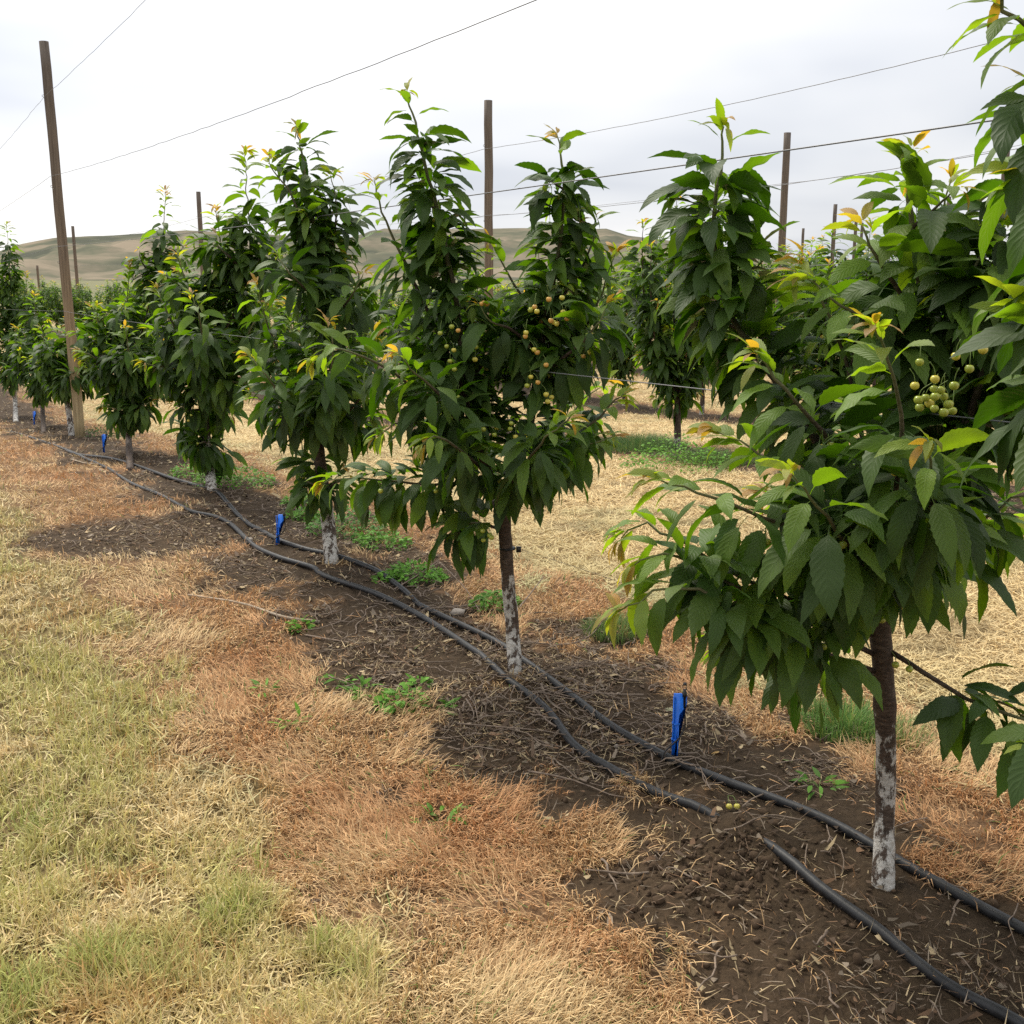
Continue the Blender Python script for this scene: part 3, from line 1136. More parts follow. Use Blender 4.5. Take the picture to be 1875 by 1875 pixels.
    def finish(s, base, tmpl, label, group, trunkP, trunkR, kb=8, cat='tree', separate=True, name='cherry_tree', seed=0, painted=True):
        root = empty(name, base)
        tag(root, label, cat, group)
        base = np.asarray(base)
        V, F4, F3 = tube(trunkP, trunkR, 14 if kb > 6 else kb, rough=0.035, seed=seed)
        hh = V[:, 2] - base[2] + (0 if painted is True else (2.0 if painted is False else painted))
        tr = make_mesh('trunk', V - base, F4, F3, {'stemh': ('FLOAT', hh)}, M_BARK, parent=root)
        mbs = []
        if separate:
            for (P, r0, r1) in s.branches:
                V, F4, F3 = tube(P, np.linspace(r0, r1, len(P)), kb)
                hb = 2.0 + np.concatenate([np.repeat(np.linspace(0, 1, len(P)), kb), [0, 1]])
                make_mesh('branch', V - base, F4, F3, {'stemh': ('FLOAT', hb)}, M_BARK, parent=root)
        else:
            b = MB()
            for (P, r0, r1) in s.branches:
                b.add(*tube(P, np.linspace(r0, r1, len(P)), kb))
            V, F4, F3 = b.get()
            make_mesh('branches', V - base, F4, F3, {'stemh': ('FLOAT', np.full(len(V), 2.0))}, M_BARK, parent=root)
        V, F, col, lc = leaf_mesh_arrays(np.array(s.B), np.array(s.D), np.array(s.L), np.array(s.W), np.array(s.dr), np.array(s.ro), np.array(s.fo), np.array(s.C), tmpl, seed)
        make_mesh('crown', V - base, F, None, {'tint': ('FLOAT_COLOR', col), 'leafco': ('FLOAT_VECTOR', lc)}, M_LEAF, parent=root)
        return root


# one cherry = fruit with its stalk; the meshes are shared
def cherry_meshes():
    out = []
    th = np.linspace(0, math.pi, 9)
    ph = np.arange(14) / 14 * 2 * math.pi
    for m in M_CH:
        r = 0.0096
        V = []
        for t in th:
            dip = -0.0022 * math.exp(-(t / 0.45) ** 2)
            for p in ph:
                V.append((r * math.sin(t) * math.cos(p), r * math.sin(t) * math.sin(p), r * 0.97 * math.cos(t) + dip))
        i = np.arange(8)[:, None] * 14
        j = np.arange(14)[None]
        F = np.stack([i + j, i + 14 + j, i + 14 + (j + 1) % 14, i + (j + 1) % 14], -1).reshape(-1, 4)
        out.append(make_mesh('cherry', np.array(V), F, None, None, m, link=False))
    return out


CHM = cherry_meshes()


def stalk_mesh(l, bx, by):
    P = catmull([(0, 0, 0.009), (bx * 0.25, by * 0.25, 0.009 + l * 0.5), (bx, by, 0.009 + l)], 6)
    V, F4, F3 = tube(P, 0.0009, 5)
    return make_mesh('stalk', V, F4, F3, None, M_STEM, link=False)


STALKS = [stalk_mesh(random.uniform(0.025, 0.04), random.uniform(-0.02, 0.02), random.uniform(-0.015, 0.015)) for _ in range(6)]


def add_cherry(root, p, kind, jit=0.0):
    base = np.array(root.location)
    o = bpy.data.objects.new('cherry', CHM[kind])
    COL.objects.link(o)
    o.parent = root
    o.location = Vector(np.asarray(p) - base)
    s = random.uniform(0.9, 1.12)
    o.scale = (s, s, s)
    k = bpy.data.objects.new('stalk', random.choice(STALKS))
    COL.objects.link(k)
    k.parent = o
    return o


def px_cherries(root, lst, Y, kinds=(0, 0, 1), dy=0.03):
    for q in lst:
        px, py = q[0], q[1]
        kd = q[2] if len(q) > 2 else random.choice(kinds)
        add_cherry(root, at(px, py, Y + random.uniform(-dy, dy)), kd)


def spur_cherries(root, T, n, kinds=(0, 0, 0, 1), inner=0.75, seed=5):
    """small clusters hanging from inner spurs"""
    g = random.Random(seed)
    sp_ = [p for p in T.spurs if math.hypot(*(p - np.array(root.location))[:2]) < inner]
    g.shuffle(sp_)
    k = 0
    for p in sp_:
        for _ in range(g.randint(2, 5)):
            if k >= n:
                return
            add_cherry(root, p + np.array([g.uniform(-.026, .026), g.uniform(-.03, .02), -g.uniform(.028, .052)]), g.choice(kinds))
            k += 1


def poly(pts, Y0):
    """[(px, py, depth offset), ...] -> 3-D points"""
    return [at(a, b, Y0 + (c[0] if c else 0)) for a, b, *c in pts]


def gsink(px, py):
    g = gp(px, py)
    return g


# ------------------------------------------------------------------ the near row, tree by tree
def trunk_path(bpx, pts, Y):
    b = gp(*bpx)
    P = [b - np.array([0, 0, 0.05])] + [b + np.array([0, 0, 0.002])] + [at(a, c, Y) for a, c in pts]
    return b, catmull(P, 26)


# --- tree 1: nearest whole tree (right)
b1, P1 = trunk_path((1617, 1618), [(1620, 1500), (1622, 1380), (1618, 1240), (1612, 1150), (1620, 1085)], 2.70)
Y1 = 2.70
R1 = np.interp(np.linspace(0, 1, 26), [0, .06, .12, .3, .55, .60, .64, .8, 1.0], [.050, .044, .031, .0265, .0255, .031, .0265, .028, .036])
T = Tree(101)
la = T.shoot(poly([(1618, 1090), (1560, 920, .05), (1490, 800, .12), (1425, 705, .2), (1345, 590, .25), (1305, 440, .28), (1322, 300, .28), (1325, 225, .28)], Y1), 0.019, 0.0028, 0.33, 0.085, ln=0.140, mop=12, spur=0.05)
lb = T.shoot(poly([(1625, 1085), (1665, 900, .1), (1690, 720, .12), (1690, 560, .10), (1672, 420, .06), (1662, 330, .04), (1668, 275, .04)], Y1), 0.019, 0.0028, 0.2, 0.26, ln=0.140, mop=10, spur=0.055)
lb2 = T.shoot(poly([(1690, 620, .12), (1710, 500, .14), (1722, 420, .15), (1735, 335, .15)], Y1), 0.009, 0.0025, 0.3, 0.45, ln=0.13, mop=5)
lc = T.shoot(poly([(1630, 1085), (1720, 880, -.05), (1790, 720, -.05), (1830, 560, -.05), (1860, 430, -.05), (1885, 250, -.05)], Y1), 0.018, 0.003, 0.2, 0.10, ln=0.155, mop=12, spur=0.052)
# low laterals reaching left
for pts, kw in [
    ([(1605, 1165), (1500, 1120, -.08), (1380, 1070, -.12), (1260, 1000, -.12), (1180, 960, -.10), (1135, 985, -.08)], dict(tipf=0.28, mop=9, bare=0.25)),
    ([(1605, 1230), (1490, 1190, -.12), (1370, 1140, -.2), (1290, 1085, -.25), (1200, 1080, -.25), (1128, 1125, -.25)], dict(tipf=0.24, mop=9, bare=0.22)),
    ([(1605, 1200), (1450, 1125, -.12), (1330, 1065, -.18), (1230, 1015, -.2), (1160, 1030, -.2)], dict(tipf=0.22, mop=8, bare=0.25)),
    ([(1605, 1240), (1500, 1220, .05), (1400, 1195, .1), (1320, 1180, .12)], dict(tipf=0.3, mop=6, bare=0.3)),
    ([(1612, 1120), (1500, 1000, -.15), (1380, 940, -.25), (1270, 900, -.3), (1190, 880, -.3)], dict(tipf=0.26, mop=9, bare=0.25)),
    ([(1612, 1100), (1560, 960, -.1), (1470, 880, -.15), (1380, 830, -.15), (1310, 785, -.1)], dict(tipf=0.28, mop=8, bare=0.2)),
    ([(1600, 1000, 0), (1530, 830, -.1), (1460, 740, -.2), (1400, 670, -.2), (1385, 655, -.2)], dict(tipf=0.3, mop=8, bare=0.2)),
    ([(1620, 1080), (1640, 900, -.3), (1650, 760, -.42), (1620, 640, -.48), (1600, 600, -.5)], dict(tipf=0.28, mop=8, bare=0.22)),
    ([(1625, 1080), (1680, 960, -.3), (1705, 870, -.5), (1700, 805, -.58)], dict(tipf=0.2, mop=10, bare=0.3)),
    ([(1620, 1085), (1560, 1010, -.25), (1500, 930, -.42), (1450, 870, -.5)], dict(tipf=0.2, mop=9, bare=0.25)),
    ([(1625, 1080), (1740, 1000, -.1), (1830, 930, -.1), (1890, 900, -.1)], dict(tipf=0.1, mop=8, bare=0.2)),
    ([(1625, 1090), (1700, 1010, .3), (1780, 960, .45), (1850, 950, .5)], dict(tipf=0.1, mop=7, bare=0.3)),
    ([(1615, 1085), (1560, 1000, .3), (1480, 960, .5), (1400, 900, .55)], dict(tipf=0.2, mop=7, bare=0.3)),
    ([(1620, 1085), (1640, 960, .3), (1600, 830, .5), (1560, 720, .55)], dict(tipf=0.2, mop=7, bare=0.2)),
    ([(1600, 950, .02), (1560, 700, .05), (1510, 560, .06), (1475, 480, .05)], dict(tipf=0.4, mop=6, bare=0.3)),
    ([(1690, 720, .1), (1600, 600, 0), (1540, 560, -.05), (1460, 500, -.05)], dict(tipf=0.45, mop=6, bare=0.2)),
    ([(1690, 700, .1), (1740, 560, 0), (1790, 480, -.1), (1840, 380, -.1)], dict(tipf=0.2, mop=8, bare=0.15)),
    ([(1690, 620, .1), (1640, 520, 0), (1590, 450, -.03), (1580, 400, -.03)], dict(tipf=0.5, mop=6, bare=0.2)),
]:
    kw['mop'] = max(5, kw['mop'] - 2)
    T.shoot(poly(pts, Y1), 0.0085, 0.002, ln=0.143, spur=0.058, light=0.09, **kw)
T.side_shoots(la, 4, 0.10, 0.18, 0.45, 0.8, 0.4, ln=0.15, spur=0.05, mop=7, bronze=False)
T.side_shoots(lb, 4, 0.12, 0.26, 0.3, 0.8, 0.5, ln=0.145, spur=0.05, mop=6, light=0.2)
T.side_shoots(lc, 3, 0.12, 0.26, 0.3, 0.8, 0.5, ln=0.15, spur=0.05, mop=6, bronze=False)
# lowest right branch, thin foliage
T.shoot(poly([(1625, 1190), (1700, 1235, -.1), (1790, 1290, -.2), (1880, 1320, -.3), (1960, 1340, -.35)], Y1), 0.009, 0.003, ln=0.125, spur=0.06, mop=8, bare=0.40, tipf=0.1)
T.shoot(poly([(1612, 1240), (1560, 1215, .05), (1500, 1200, .1), (1440, 1190, .1)], Y1), 0.006, 0.002, ln=0.12, mop=4, bare=0.3, tipf=0.3)
keepers = []
for q_, (p_, d_, l_) in enumerate(zip(T.B, T.D, T.L)):
    hit = False
    for f_ in (0.0, 0.5, 0.9):
        m_ = p_ + d_ * l_ * f_ - np.array([0, 0, CAM_H + 0.35 * l_ * f_ ** 2])
        zc = m_[1] * cp - m_[2] * sp
        ux, uy = CX + FPX * m_[0] / zc, CX - FPX * (m_[2] * cp + m_[1] * sp) / zc
        if math.hypot(ux - 1712, uy - 722) < 62 and m_[1] < 2.46:
            hit = True
    if not hit:
        keepers.append(q_)
for nm_ in ('B', 'D', 'L', 'W', 'dr', 'ro', 'fo', 'C'):
    setattr(T, nm_, [getattr(T, nm_)[q_] for q_ in keepers])
tree1 = T.finish(b1, T_HI, 'nearest whole cherry tree at right, patchy whitewashed stem standing between the two black hoses',
                 'cherry trees of the near row', P1, R1, 8, seed=1)
px_cherries(tree1, [(1684, 663), (1675, 706), (1712, 694), (1747, 706), (1710, 712), (1695, 728), (1712, 726), (1728, 726), (1682, 732), (1684, 746), (1711, 748), (1737, 740), (1744, 752), (1728, 755),
                    (1750, 652), (1775, 675), (1800, 640), (1702, 738), (1722, 714)], 2.36, (0, 0, 0, 1), 0.04)
px_cherries(tree1, [(1580, 1042), (1581, 1052), (1596, 1056), (1582, 1082), (1615, 1135), (1545, 1150), (1547, 1157), (1572, 1177), (1541, 1232), (1539, 1243), (1555, 1250), (1651, 1108), (1676, 1112),
                    (1640, 1217), (1665, 1225), (1500, 1143), (1810, 752), (1838, 748)], 2.62, (0, 0, 1), 0.03)

spur_cherries(tree1, T, 46, inner=0.5)

# --- tree 0: mostly outside the frame on the right, its boughs hang into the picture
Y0 = 1.95
b0 = np.array([1.60, 1.45, 0.0])
b0[2] = float(gz(b0[0], b0[1]))
P0 = catmull([b0 - [0, 0, .05], b0 + [0, 0, .25], b0 + [-0.01, 0.01, .55], b0 + [0.0, 0.02, .75]], 20)
T = Tree(102)
T.shoot([P0[-1], P0[-1] + [-.05, .1, .4], at(1990, 300, 1.9), at(1985, -100, 1.9)], 0.02, 0.004, 0.2, 0.1, ln=0.15, mop=7)
T.shoot([P0[-1], P0[-1] + [.15, -.1, .5], P0[-1] + [.2, -.15, 1.1]], 0.02, 0.004, 0.2, 0.1, ln=0.15, mop=7)
T.shoot(poly([(2000, 420), (1965, 200, 0), (1910, 80, -.02), (1850, 20, -.03), (1832, -4, -.03)], Y0), 0.007, 0.0035, ln=0.150, mop=3, spur=0.07, bare=0.1, tipf=0.45)
T.shoot(poly([(2020, 620), (1960, 500), (1920, 400), (1875, 320)], Y0), 0.008, 0.003, ln=0.155, mop=8, spur=0.07, bare=0.05, tipf=0.3, bronze=False)
T.shoot(poly([(2020, 300), (1960, 260), (1925, 230), (1890, 160)], Y0), 0.006, 0.003, ln=0.15, mop=5, spur=0.09, bare=0.05, tipf=0.3, bronze=False)
T.shoot(poly([(2050, 900), (1960, 760), (1905, 670), (1870, 560)], Y0), 0.008, 0.003, ln=0.155, mop=7, spur=0.07, bare=0.05, tipf=0.3, bronze=False)
T.shoot(poly([(2050, 1300), (1980, 1340), (1930, 1360), (1890, 1370)], Y0 - .1), 0.006, 0.002, ln=0.12, mop=4, spur=0.07, bare=0.05, tipf=0.3, bronze=False)
tree0 = T.finish(b0, T_HI, 'cherry tree beyond the right edge, only its boughs of large leaves in view',
                 'cherry trees of the near row', P0, np.linspace(.034, .026, 20), 8, seed=2)

# --- tree 2: centre
Y2 = 4.28
b2, P2 = trunk_path((943, 1233), [(938, 1150), (930, 1060), (925, 980), (918, 915)], Y2)
R2 = np.interp(np.linspace(0, 1, 26), [0, .06, .14, .4, .8, 1.0], [.054, .044, .031, .028, .026, .036])
T = Tree(103)
K = dict(ln=0.134, spur=0.058, mop=8)
l1 = T.shoot(poly([(918, 915), (880, 830), (850, 720), (842, 600), (820, 470), (788, 340), (760, 230), (745, 168)], Y2), 0.021, 0.0028, 0.15, 0.085, ln=0.136, spur=0.048, mop=10)
l2 = T.shoot(poly([(922, 915), (965, 800), (985, 680), (1000, 580), (1022, 470), (1032, 360), (1030, 300), (1020, 250)], Y2), 0.021, 0.0028, 0.15, 0.085, ln=0.136, spur=0.048, mop=10)
l3 = T.shoot(poly([(855, 740), (815, 640, .05), (760, 520, .05), (722, 440, .05), (695, 375, .05), (685, 330, .05)], Y2), 0.011, 0.0025, 0.25, 0.27, **K)
for pts, kw in [
    ([(885, 830), (790, 740, -.1), (700, 670, -.2), (620, 640, -.25), (572, 655, -.25)], dict(tipf=0.30, bare=.15)),
    ([(880, 830), (810, 730, -.25), (760, 680, -.35), (725, 650, -.4)], dict(tipf=0.3, bare=.2)),
    ([(905, 880), (850, 830, -.3), (800, 800, -.45), (775, 812, -.5)], dict(tipf=0.3, bare=.25)),
    ([(895, 860), (800, 800, -.05), (740, 770, -.1), (690, 800, -.1)], dict(tipf=0.3, bare=.2)),
    ([(915, 910), (860, 885, 0), (780, 888, -.02), (700, 878, -.02), (610, 878, -.05), (590, 885, -.05)], dict(tipf=0.16, bare=.30, dens=1.35)),
    ([(926, 975), (895, 962, -.02), (850, 958, -.05), (825, 975, -.06)], dict(tipf=0.05, bare=.38, dens=1.9, bronze=False)),
    ([(925, 900), (1010, 830, -.05), (1090, 770, -.1), (1130, 730, -.12), (1148, 722, -.12)], dict(tipf=0.30, bare=.2)),
    ([(925, 905), (1000, 850, -.1), (1070, 815, -.15), (1125, 800, -.15)], dict(tipf=0.3, bare=.2)),
    ([(925, 905), (960, 850, -.3), (1000, 800, -.45), (1040, 770, -.5)], dict(tipf=0.2, bare=.2)),
    ([(925, 905), (1000, 830, .25), (1060, 740, .4), (1110, 700, .45)], dict(tipf=0.2, bare=.2)),
    ([(915, 905), (860, 830, .3), (800, 740, .45), (760, 700, .5)], dict(tipf=0.2, bare=.2)),
    ([(985, 690), (960, 560, .05), (925, 490, .08), (900, 442, .08)], dict(tipf=0.45, bare=.15)),
    ([(985, 700), (1060, 620, .05), (1100, 540, .05), (1125, 465, .05)], dict(tipf=0.4, bare=.15)),
    ([(850, 720), (900, 640, .15), (935, 590, .2), (960, 540, .2)], dict(tipf=0.2, bare=.15)),
    ([(985, 690), (1050, 640, -.15), (1090, 600, -.2), (1110, 560, -.2)], dict(tipf=0.1, bare=.1)),
    ([(985, 640), (930, 600, -.1), (900, 590, -.15), (880, 560, -.15)], dict(tipf=0.1, bare=.1)),
    ([(850, 700), (790, 640, .15), (740, 600, .2), (700, 590, .25)], dict(tipf=0.1, bare=.1)),
    ([(1000, 580), (1060, 500, .05), (1085, 440, .05), (1090, 400, .05)], dict(tipf=0.1, bare=.05)),
]:
    T.shoot(poly(pts, Y2), 0.009, 0.002, **K, **kw)
T.side_shoots(l1, 5, 0.10, 0.2, 0.25, 0.75, 0.4, ln=0.14, spur=0.05, mop=6, bronze=False)
T.side_shoots(l2, 5, 0.10, 0.2, 0.25, 0.8, 0.4, ln=0.14, spur=0.05, mop=6, bronze=False)
tree2 = T.finish(b2, T_HI, 'forked cherry tree at the centre, two tall leaders and a black tie round its stem',
                 'cherry trees of the near row', P2, R2, 8, seed=3)
px_cherries(tree2, [(972, 566), (979, 562), (983, 570), (971, 568), (1014, 590), (1019, 593), (1031, 571), (1030, 576), (1038, 583), (1020, 592), (1033, 573), (1009, 587), (963, 609), (962, 616), (1005, 548),
                    (1029, 545), (978, 640), (984, 645), (1000, 668), (972, 690), (985, 700), (965, 706), (1000, 722), (1010, 727), (1003, 735)], 4.06, (1, 1, 2, 0))
px_cherries(tree2, [(806, 610), (839, 605, 2), (827, 598), (818, 634), (831, 641), (871, 635), (870, 658), (824, 661), (832, 676), (832, 676), (886, 554, 2), (882, 556, 2), (892, 556, 2), (849, 790, 3),
                    (875, 785), (885, 786), (909, 783), (905, 796), (968, 788), (970, 780), (964, 793), (944, 800), (943, 822, 1), (934, 785), (936, 775), (967, 802), (808, 760), (825, 765), (838, 727),
                    (834, 783), (914, 880), (914, 893), (953, 886), (884, 972), (885, 989), (900, 984), (897, 980), (798, 899), (697, 899)], 4.08, (0, 0, 1))
spur_cherries(tree2, T, 38, (0, 0, 1, 1, 2), seed=8)
# tie and clip on the stem
mb = MB()
tie = at(929, 1004, Y2)
mb.tube([tie + [0.0, 0.0, -0.004], tie + [0, 0, 0.004]], 0.0325, 16)
mb.box(tie + [0.045, -0.01, -0.002], (0.02, 0.012, 0.022))
tieo = mb.build('tie', M_BLACK)
tieo.parent = tree2
tieo.location = -Vector(b2)

# --- tree 3
Y3 = 6.08
b3, P3 = trunk_path((607, 1028), [(600, 950), (590, 880), (582, 810)], Y3)
R3 = np.linspace(.044, .032, 26)
T = Tree(104)
K = dict(ln=0.150, spur=0.058, mop=8)
l1 = T.shoot(poly([(582, 815), (588, 700), (592, 560), (582, 450), (565, 360), (552, 280), (543, 232)], Y3), 0.024, 0.003, 0.1, 0.07, ln=0.150, spur=0.052, mop=9)
for pts, kw in [
    ([(590, 540), (570, 450, -.05), (535, 360, -.1), (505, 320, -.1), (490, 290, -.1)], dict(tipf=.3, bare=.2)),
    ([(590, 560), (610, 450, 0), (615, 370, 0), (605, 320, 0)], dict(tipf=.15, bare=.2)),
    ([(585, 790), (540, 700, 0), (500, 620, 0), (480, 560, 0), (470, 520, 0)], dict(tipf=.2, bare=.15)),
    ([(585, 790), (640, 690, 0), (660, 600, 0), (655, 500, 0), (640, 470, 0)], dict(tipf=.2, bare=.15)),
    ([(585, 800), (650, 740, -.2), (690, 680, -.3), (690, 620, -.3)], dict(tipf=.25, bare=.15)),
    ([(585, 800), (530, 740, -.25), (490, 690, -.4), (455, 650, -.4)], dict(tipf=.25, bare=.15)),
    ([(585, 800), (600, 720, -.4), (610, 640, -.6), (600, 590, -.6)], dict(tipf=.25, bare=.15)),
    ([(585, 800), (560, 720, .4), (540, 640, .6), (530, 560, .6)], dict(tipf=.25, bare=.15)),
    ([(585, 810), (530, 770, 0), (490, 740, 0), (460, 720, 0)], dict(tipf=.2, bare=.2)),
    ([(585, 810), (630, 790, 0), (670, 770, .1), (700, 790, .1)], dict(tipf=.2, bare=.2)),
        ([(592, 905), (575, 890, -.1), (562, 880, -.1), (550, 880, -.1)], dict(tipf=.1, bare=.1)),
    ([(592, 900), (620, 880, -.1), (640, 870, -.1)], dict(tipf=.4, bare=.1)),
    ([(588, 850), (560, 850, .1), (545, 855, .1)], dict(tipf=.1, bare=.1)),
    ([(590, 560), (560, 530, -.2), (530, 500, -.3), (510, 470, -.3)], dict(tipf=.1, bare=.1)),
    ([(590, 600), (630, 560, -.2), (650, 530, -.3), (665, 500, -.3)], dict(tipf=.1, bare=.1)),
]:
    T.shoot(poly(pts, Y3), 0.010, 0.0022, **K, **kw)
T.side_shoots(l1, 9, 0.12, 0.30, 0.15, 0.7, 0.4, ln=0.155, spur=0.055, mop=7, bronze=False)
tree3 = T.finish(b3, T_HI, 'tall narrow cherry tree left of centre, whitewashed stem just right of a blue sprinkler stake',
                 'cherry trees of the near row', P3, R3, 8, seed=4)

spur_cherries(tree3, T, 24, (0, 0, 1), seed=9)

# --- tree 4
Y4 = 8.25
b4, P4 = trunk_path((388, 898), [(383, 850), (377, 800), (374, 760)], Y4)
T = Tree(105)
K = dict(ln=0.165, spur=0.055, mop=9)
for pts, kw in [
    ([(374, 760), (400, 640), (450, 520), (458, 440), (452, 350), (450, 278)], dict(tipf=.2, bare=.1)),
    ([(374, 760), (365, 660), (352, 560), (335, 500), (325, 468)], dict(tipf=.2, bare=.1)),
    ([(380, 740), (400, 580, .1), (405, 480, .1), (400, 420, .1), (395, 382, .1)], dict(tipf=.3, bare=.2)),
    ([(375, 740), (430, 660, -.2), (460, 600, -.3), (490, 560, -.3)], dict(tipf=.2, bare=.1)),
    ([(450, 500), (480, 470, -.1), (500, 450, -.1), (505, 430, -.1)], dict(tipf=.1, bare=.1)),
    ([(450, 500), (420, 470, -.1), (400, 450, -.1), (395, 430, -.1)], dict(tipf=.1, bare=.1)),
    ([(370, 700), (330, 620, -.2), (300, 560, -.3), (290, 530, -.3)], dict(tipf=.25, bare=.1)),
    ([(370, 720), (320, 680, -.1), (290, 670, -.2), (265, 665, -.2)], dict(tipf=.2, bare=.1)),
    ([(370, 720), (400, 700, -.3), (440, 700, -.4), (460, 705, -.4)], dict(tipf=.1, bare=.1)),
    ([(370, 720), (370, 640, -.5), (365, 580, -.7), (350, 540, -.7)], dict(tipf=.2, bare=.1)),
    ([(375, 790), (350, 790, 0), (335, 795, 0)], dict(tipf=.1, bare=.1)),
    ([(380, 830), (400, 825, 0), (410, 830, 0)], dict(tipf=.1, bare=.1)),
    ([(378, 810), (370, 810, -.2), (360, 815, -.2)], dict(tipf=.1, bare=.1)),
    ([(375, 750), (340, 750, -.1), (320, 740, -.1)], dict(tipf=.1, bare=.1)),
    ([(375, 740), (400, 750, .1), (420, 760, .1)], dict(tipf=.1, bare=.1)),
    ([(372, 700), (345, 600, .3), (330, 520, .4), (330, 500, .4)], dict(tipf=.1, bare=.1)),
]:
    Q_ = T.shoot(poly(pts, Y4), 0.013, 0.0025, **K, **kw)
    if len(pts) >= 5:
        T.side_shoots(Q_, 5, 0.2, 0.42, 0.2, 0.7, 0.45, ln=0.16, spur=0.06, mop=7, bronze=False)
tree4 = T.finish(b4, T_MID, 'cherry tree with a white painted stem above green weeds, right of the thin brown stem',
                 'cherry trees of the near row', P4, np.linspace(.042, .034, 26), 7, seed=5)
px_cherries(tree4, [(288, 660), (313, 670), (348, 694), (358, 695), (372, 699), (366, 725), (368, 706), (318, 675), (340, 758), (350, 760), (345, 770), (362, 812)], 8.0, (0, 0, 1), 0.08)

# --- trees 5..8, farther down the near row
def far_near_tree(seed, base_px, Y, trunk_pts, shoots, label, tmpl=T_MID, ln=0.155, mop=7, painted=True):
    b, P = trunk_path(base_px, trunk_pts, Y)
    T = Tree(seed)
    for pts, kw in shoots:
        Q_ = T.shoot(poly(pts, Y), 0.014, 0.003, ln=ln * 1.08, spur=0.06, mop=mop + 2, **kw)
        if len(pts) >= 4:
            T.side_shoots(Q_, 4, 0.25, 0.5, 0.12, 0.7, 0.45, ln=0.165, spur=0.065, mop=7, bronze=False)
    return T.finish(b, tmpl, label, 'cherry trees of the near row', P, np.linspace(.042, .034, 26) * (1 if painted else .82), 6, seed=seed, painted=painted)


far_near_tree(106, (238, 856), 10.7, [(236, 810), (235, 770)], [
    ([(235, 770), (250, 650), (280, 530), (298, 430), (303, 352)], dict(tipf=.15, bare=.1)),
    ([(235, 770), (225, 650), (232, 560), (238, 482)], dict(tipf=.3, bare=.1)),
    ([(238, 750), (200, 680, -.2), (165, 650, -.3), (145, 645, -.3)], dict(tipf=.3, bare=.1)),
    ([(238, 740), (190, 640, 0), (180, 590, 0), (175, 560, 0)], dict(tipf=.3, bare=.1)),
    ([(240, 740), (280, 680, -.2), (300, 640, -.3), (320, 600, -.3)], dict(tipf=.2, bare=.1)),
    ([(238, 760), (260, 745, -.3), (275, 735, -.3)], dict(tipf=.1, bare=.1)),
    ([(238, 770), (215, 750, -.3), (190, 745, -.3)], dict(tipf=.3, bare=.1)),
    ([(238, 740), (235, 650, -.5), (230, 600, -.6)], dict(tipf=.2, bare=.1)),
    ([(238, 740), (255, 640, .5), (265, 560, .6)], dict(tipf=.2, bare=.1)),
    ([(285, 520), (260, 480, 0), (255, 460, 0)], dict(tipf=.2, bare=.1)),
    ([(285, 520), (320, 480, 0), (335, 450, 0)], dict(tipf=.2, bare=.1)),
], 'cherry tree with a thin unpainted brown stem, between the leaning post and the white stem', painted=False)
far_near_tree(107, (131, 797), 13.5, [(127, 760), (120, 720)], [
    ([(120, 720), (125, 660), (130, 610), (128, 585)], dict(tipf=.2, bare=.1)),
    ([(120, 720), (150, 670, -.2), (170, 630, -.2), (185, 600, -.2)], dict(tipf=.2, bare=.1)),
    ([(120, 720), (95, 670, -.2), (85, 640, -.3), (75, 600, -.3)], dict(tipf=.2, bare=.1)),
    ([(120, 710), (130, 690, -.5), (145, 670, -.6)], dict(tipf=.1, bare=.1)),
    ([(120, 710), (100, 690, .5), (95, 620, .6)], dict(tipf=.1, bare=.1)),
    ([(120, 720), (165, 700, 0), (185, 690, 0)], dict(tipf=.1, bare=.1)),
    ([(120, 710), (150, 640, .4), (165, 560, .5)], dict(tipf=.2, bare=.1)),
], 'short cherry tree with a leaning pale stem directly left of the tall leaning post')
far_near_tree(108, (80, 790), 15.5, [(78, 750), (76, 725)], [
    ([(76, 725), (70, 650), (65, 580), (62, 540)], dict(tipf=.2, bare=.1)),
    ([(76, 725), (50, 680, -.2), (40, 640, -.2), (30, 600, -.2)], dict(tipf=.2, bare=.1)),
    ([(76, 725), (100, 680, -.2), (110, 640, -.2), (112, 600, -.2)], dict(tipf=.2, bare=.1)),
    ([(76, 725), (75, 690, -.6), (80, 650, -.7)], dict(tipf=.1, bare=.1)),
    ([(76, 725), (85, 680, .5), (92, 600, .6)], dict(tipf=.1, bare=.1)),
], 'cherry tree with a dark stem, second to the left of the tall leaning post', T_LO, painted=False)
far_near_tree(109, (29, 771), 18.3, [(28, 740), (26, 710)], [
    ([(26, 710), (24, 600), (18, 500), (12, 408)], dict(tipf=.12, bare=.1)),
    ([(26, 710), (0, 650, -.2), (-15, 600, -.2), (-20, 560, -.2)], dict(tipf=.2, bare=.1)),
    ([(26, 710), (45, 640, -.2), (50, 560, -.2), (48, 500, -.2)], dict(tipf=.2, bare=.1)),
    ([(24, 620), (5, 560, 0), (-5, 510, 0), (-8, 470, 0)], dict(tipf=.2, bare=.1)),
    ([(26, 710), (25, 650, -.6), (30, 600, -.7)], dict(tipf=.1, bare=.1)),
    ([(26, 710), (10, 690, -.2), (0, 680, -.2)], dict(tipf=.1, bare=.1)),
    ([(26, 700), (30, 620, .6), (20, 540, .7)], dict(tipf=.1, bare=.1)),
], 'leftmost cherry tree of the near row, its tall top reaching above the hills', T_LO)

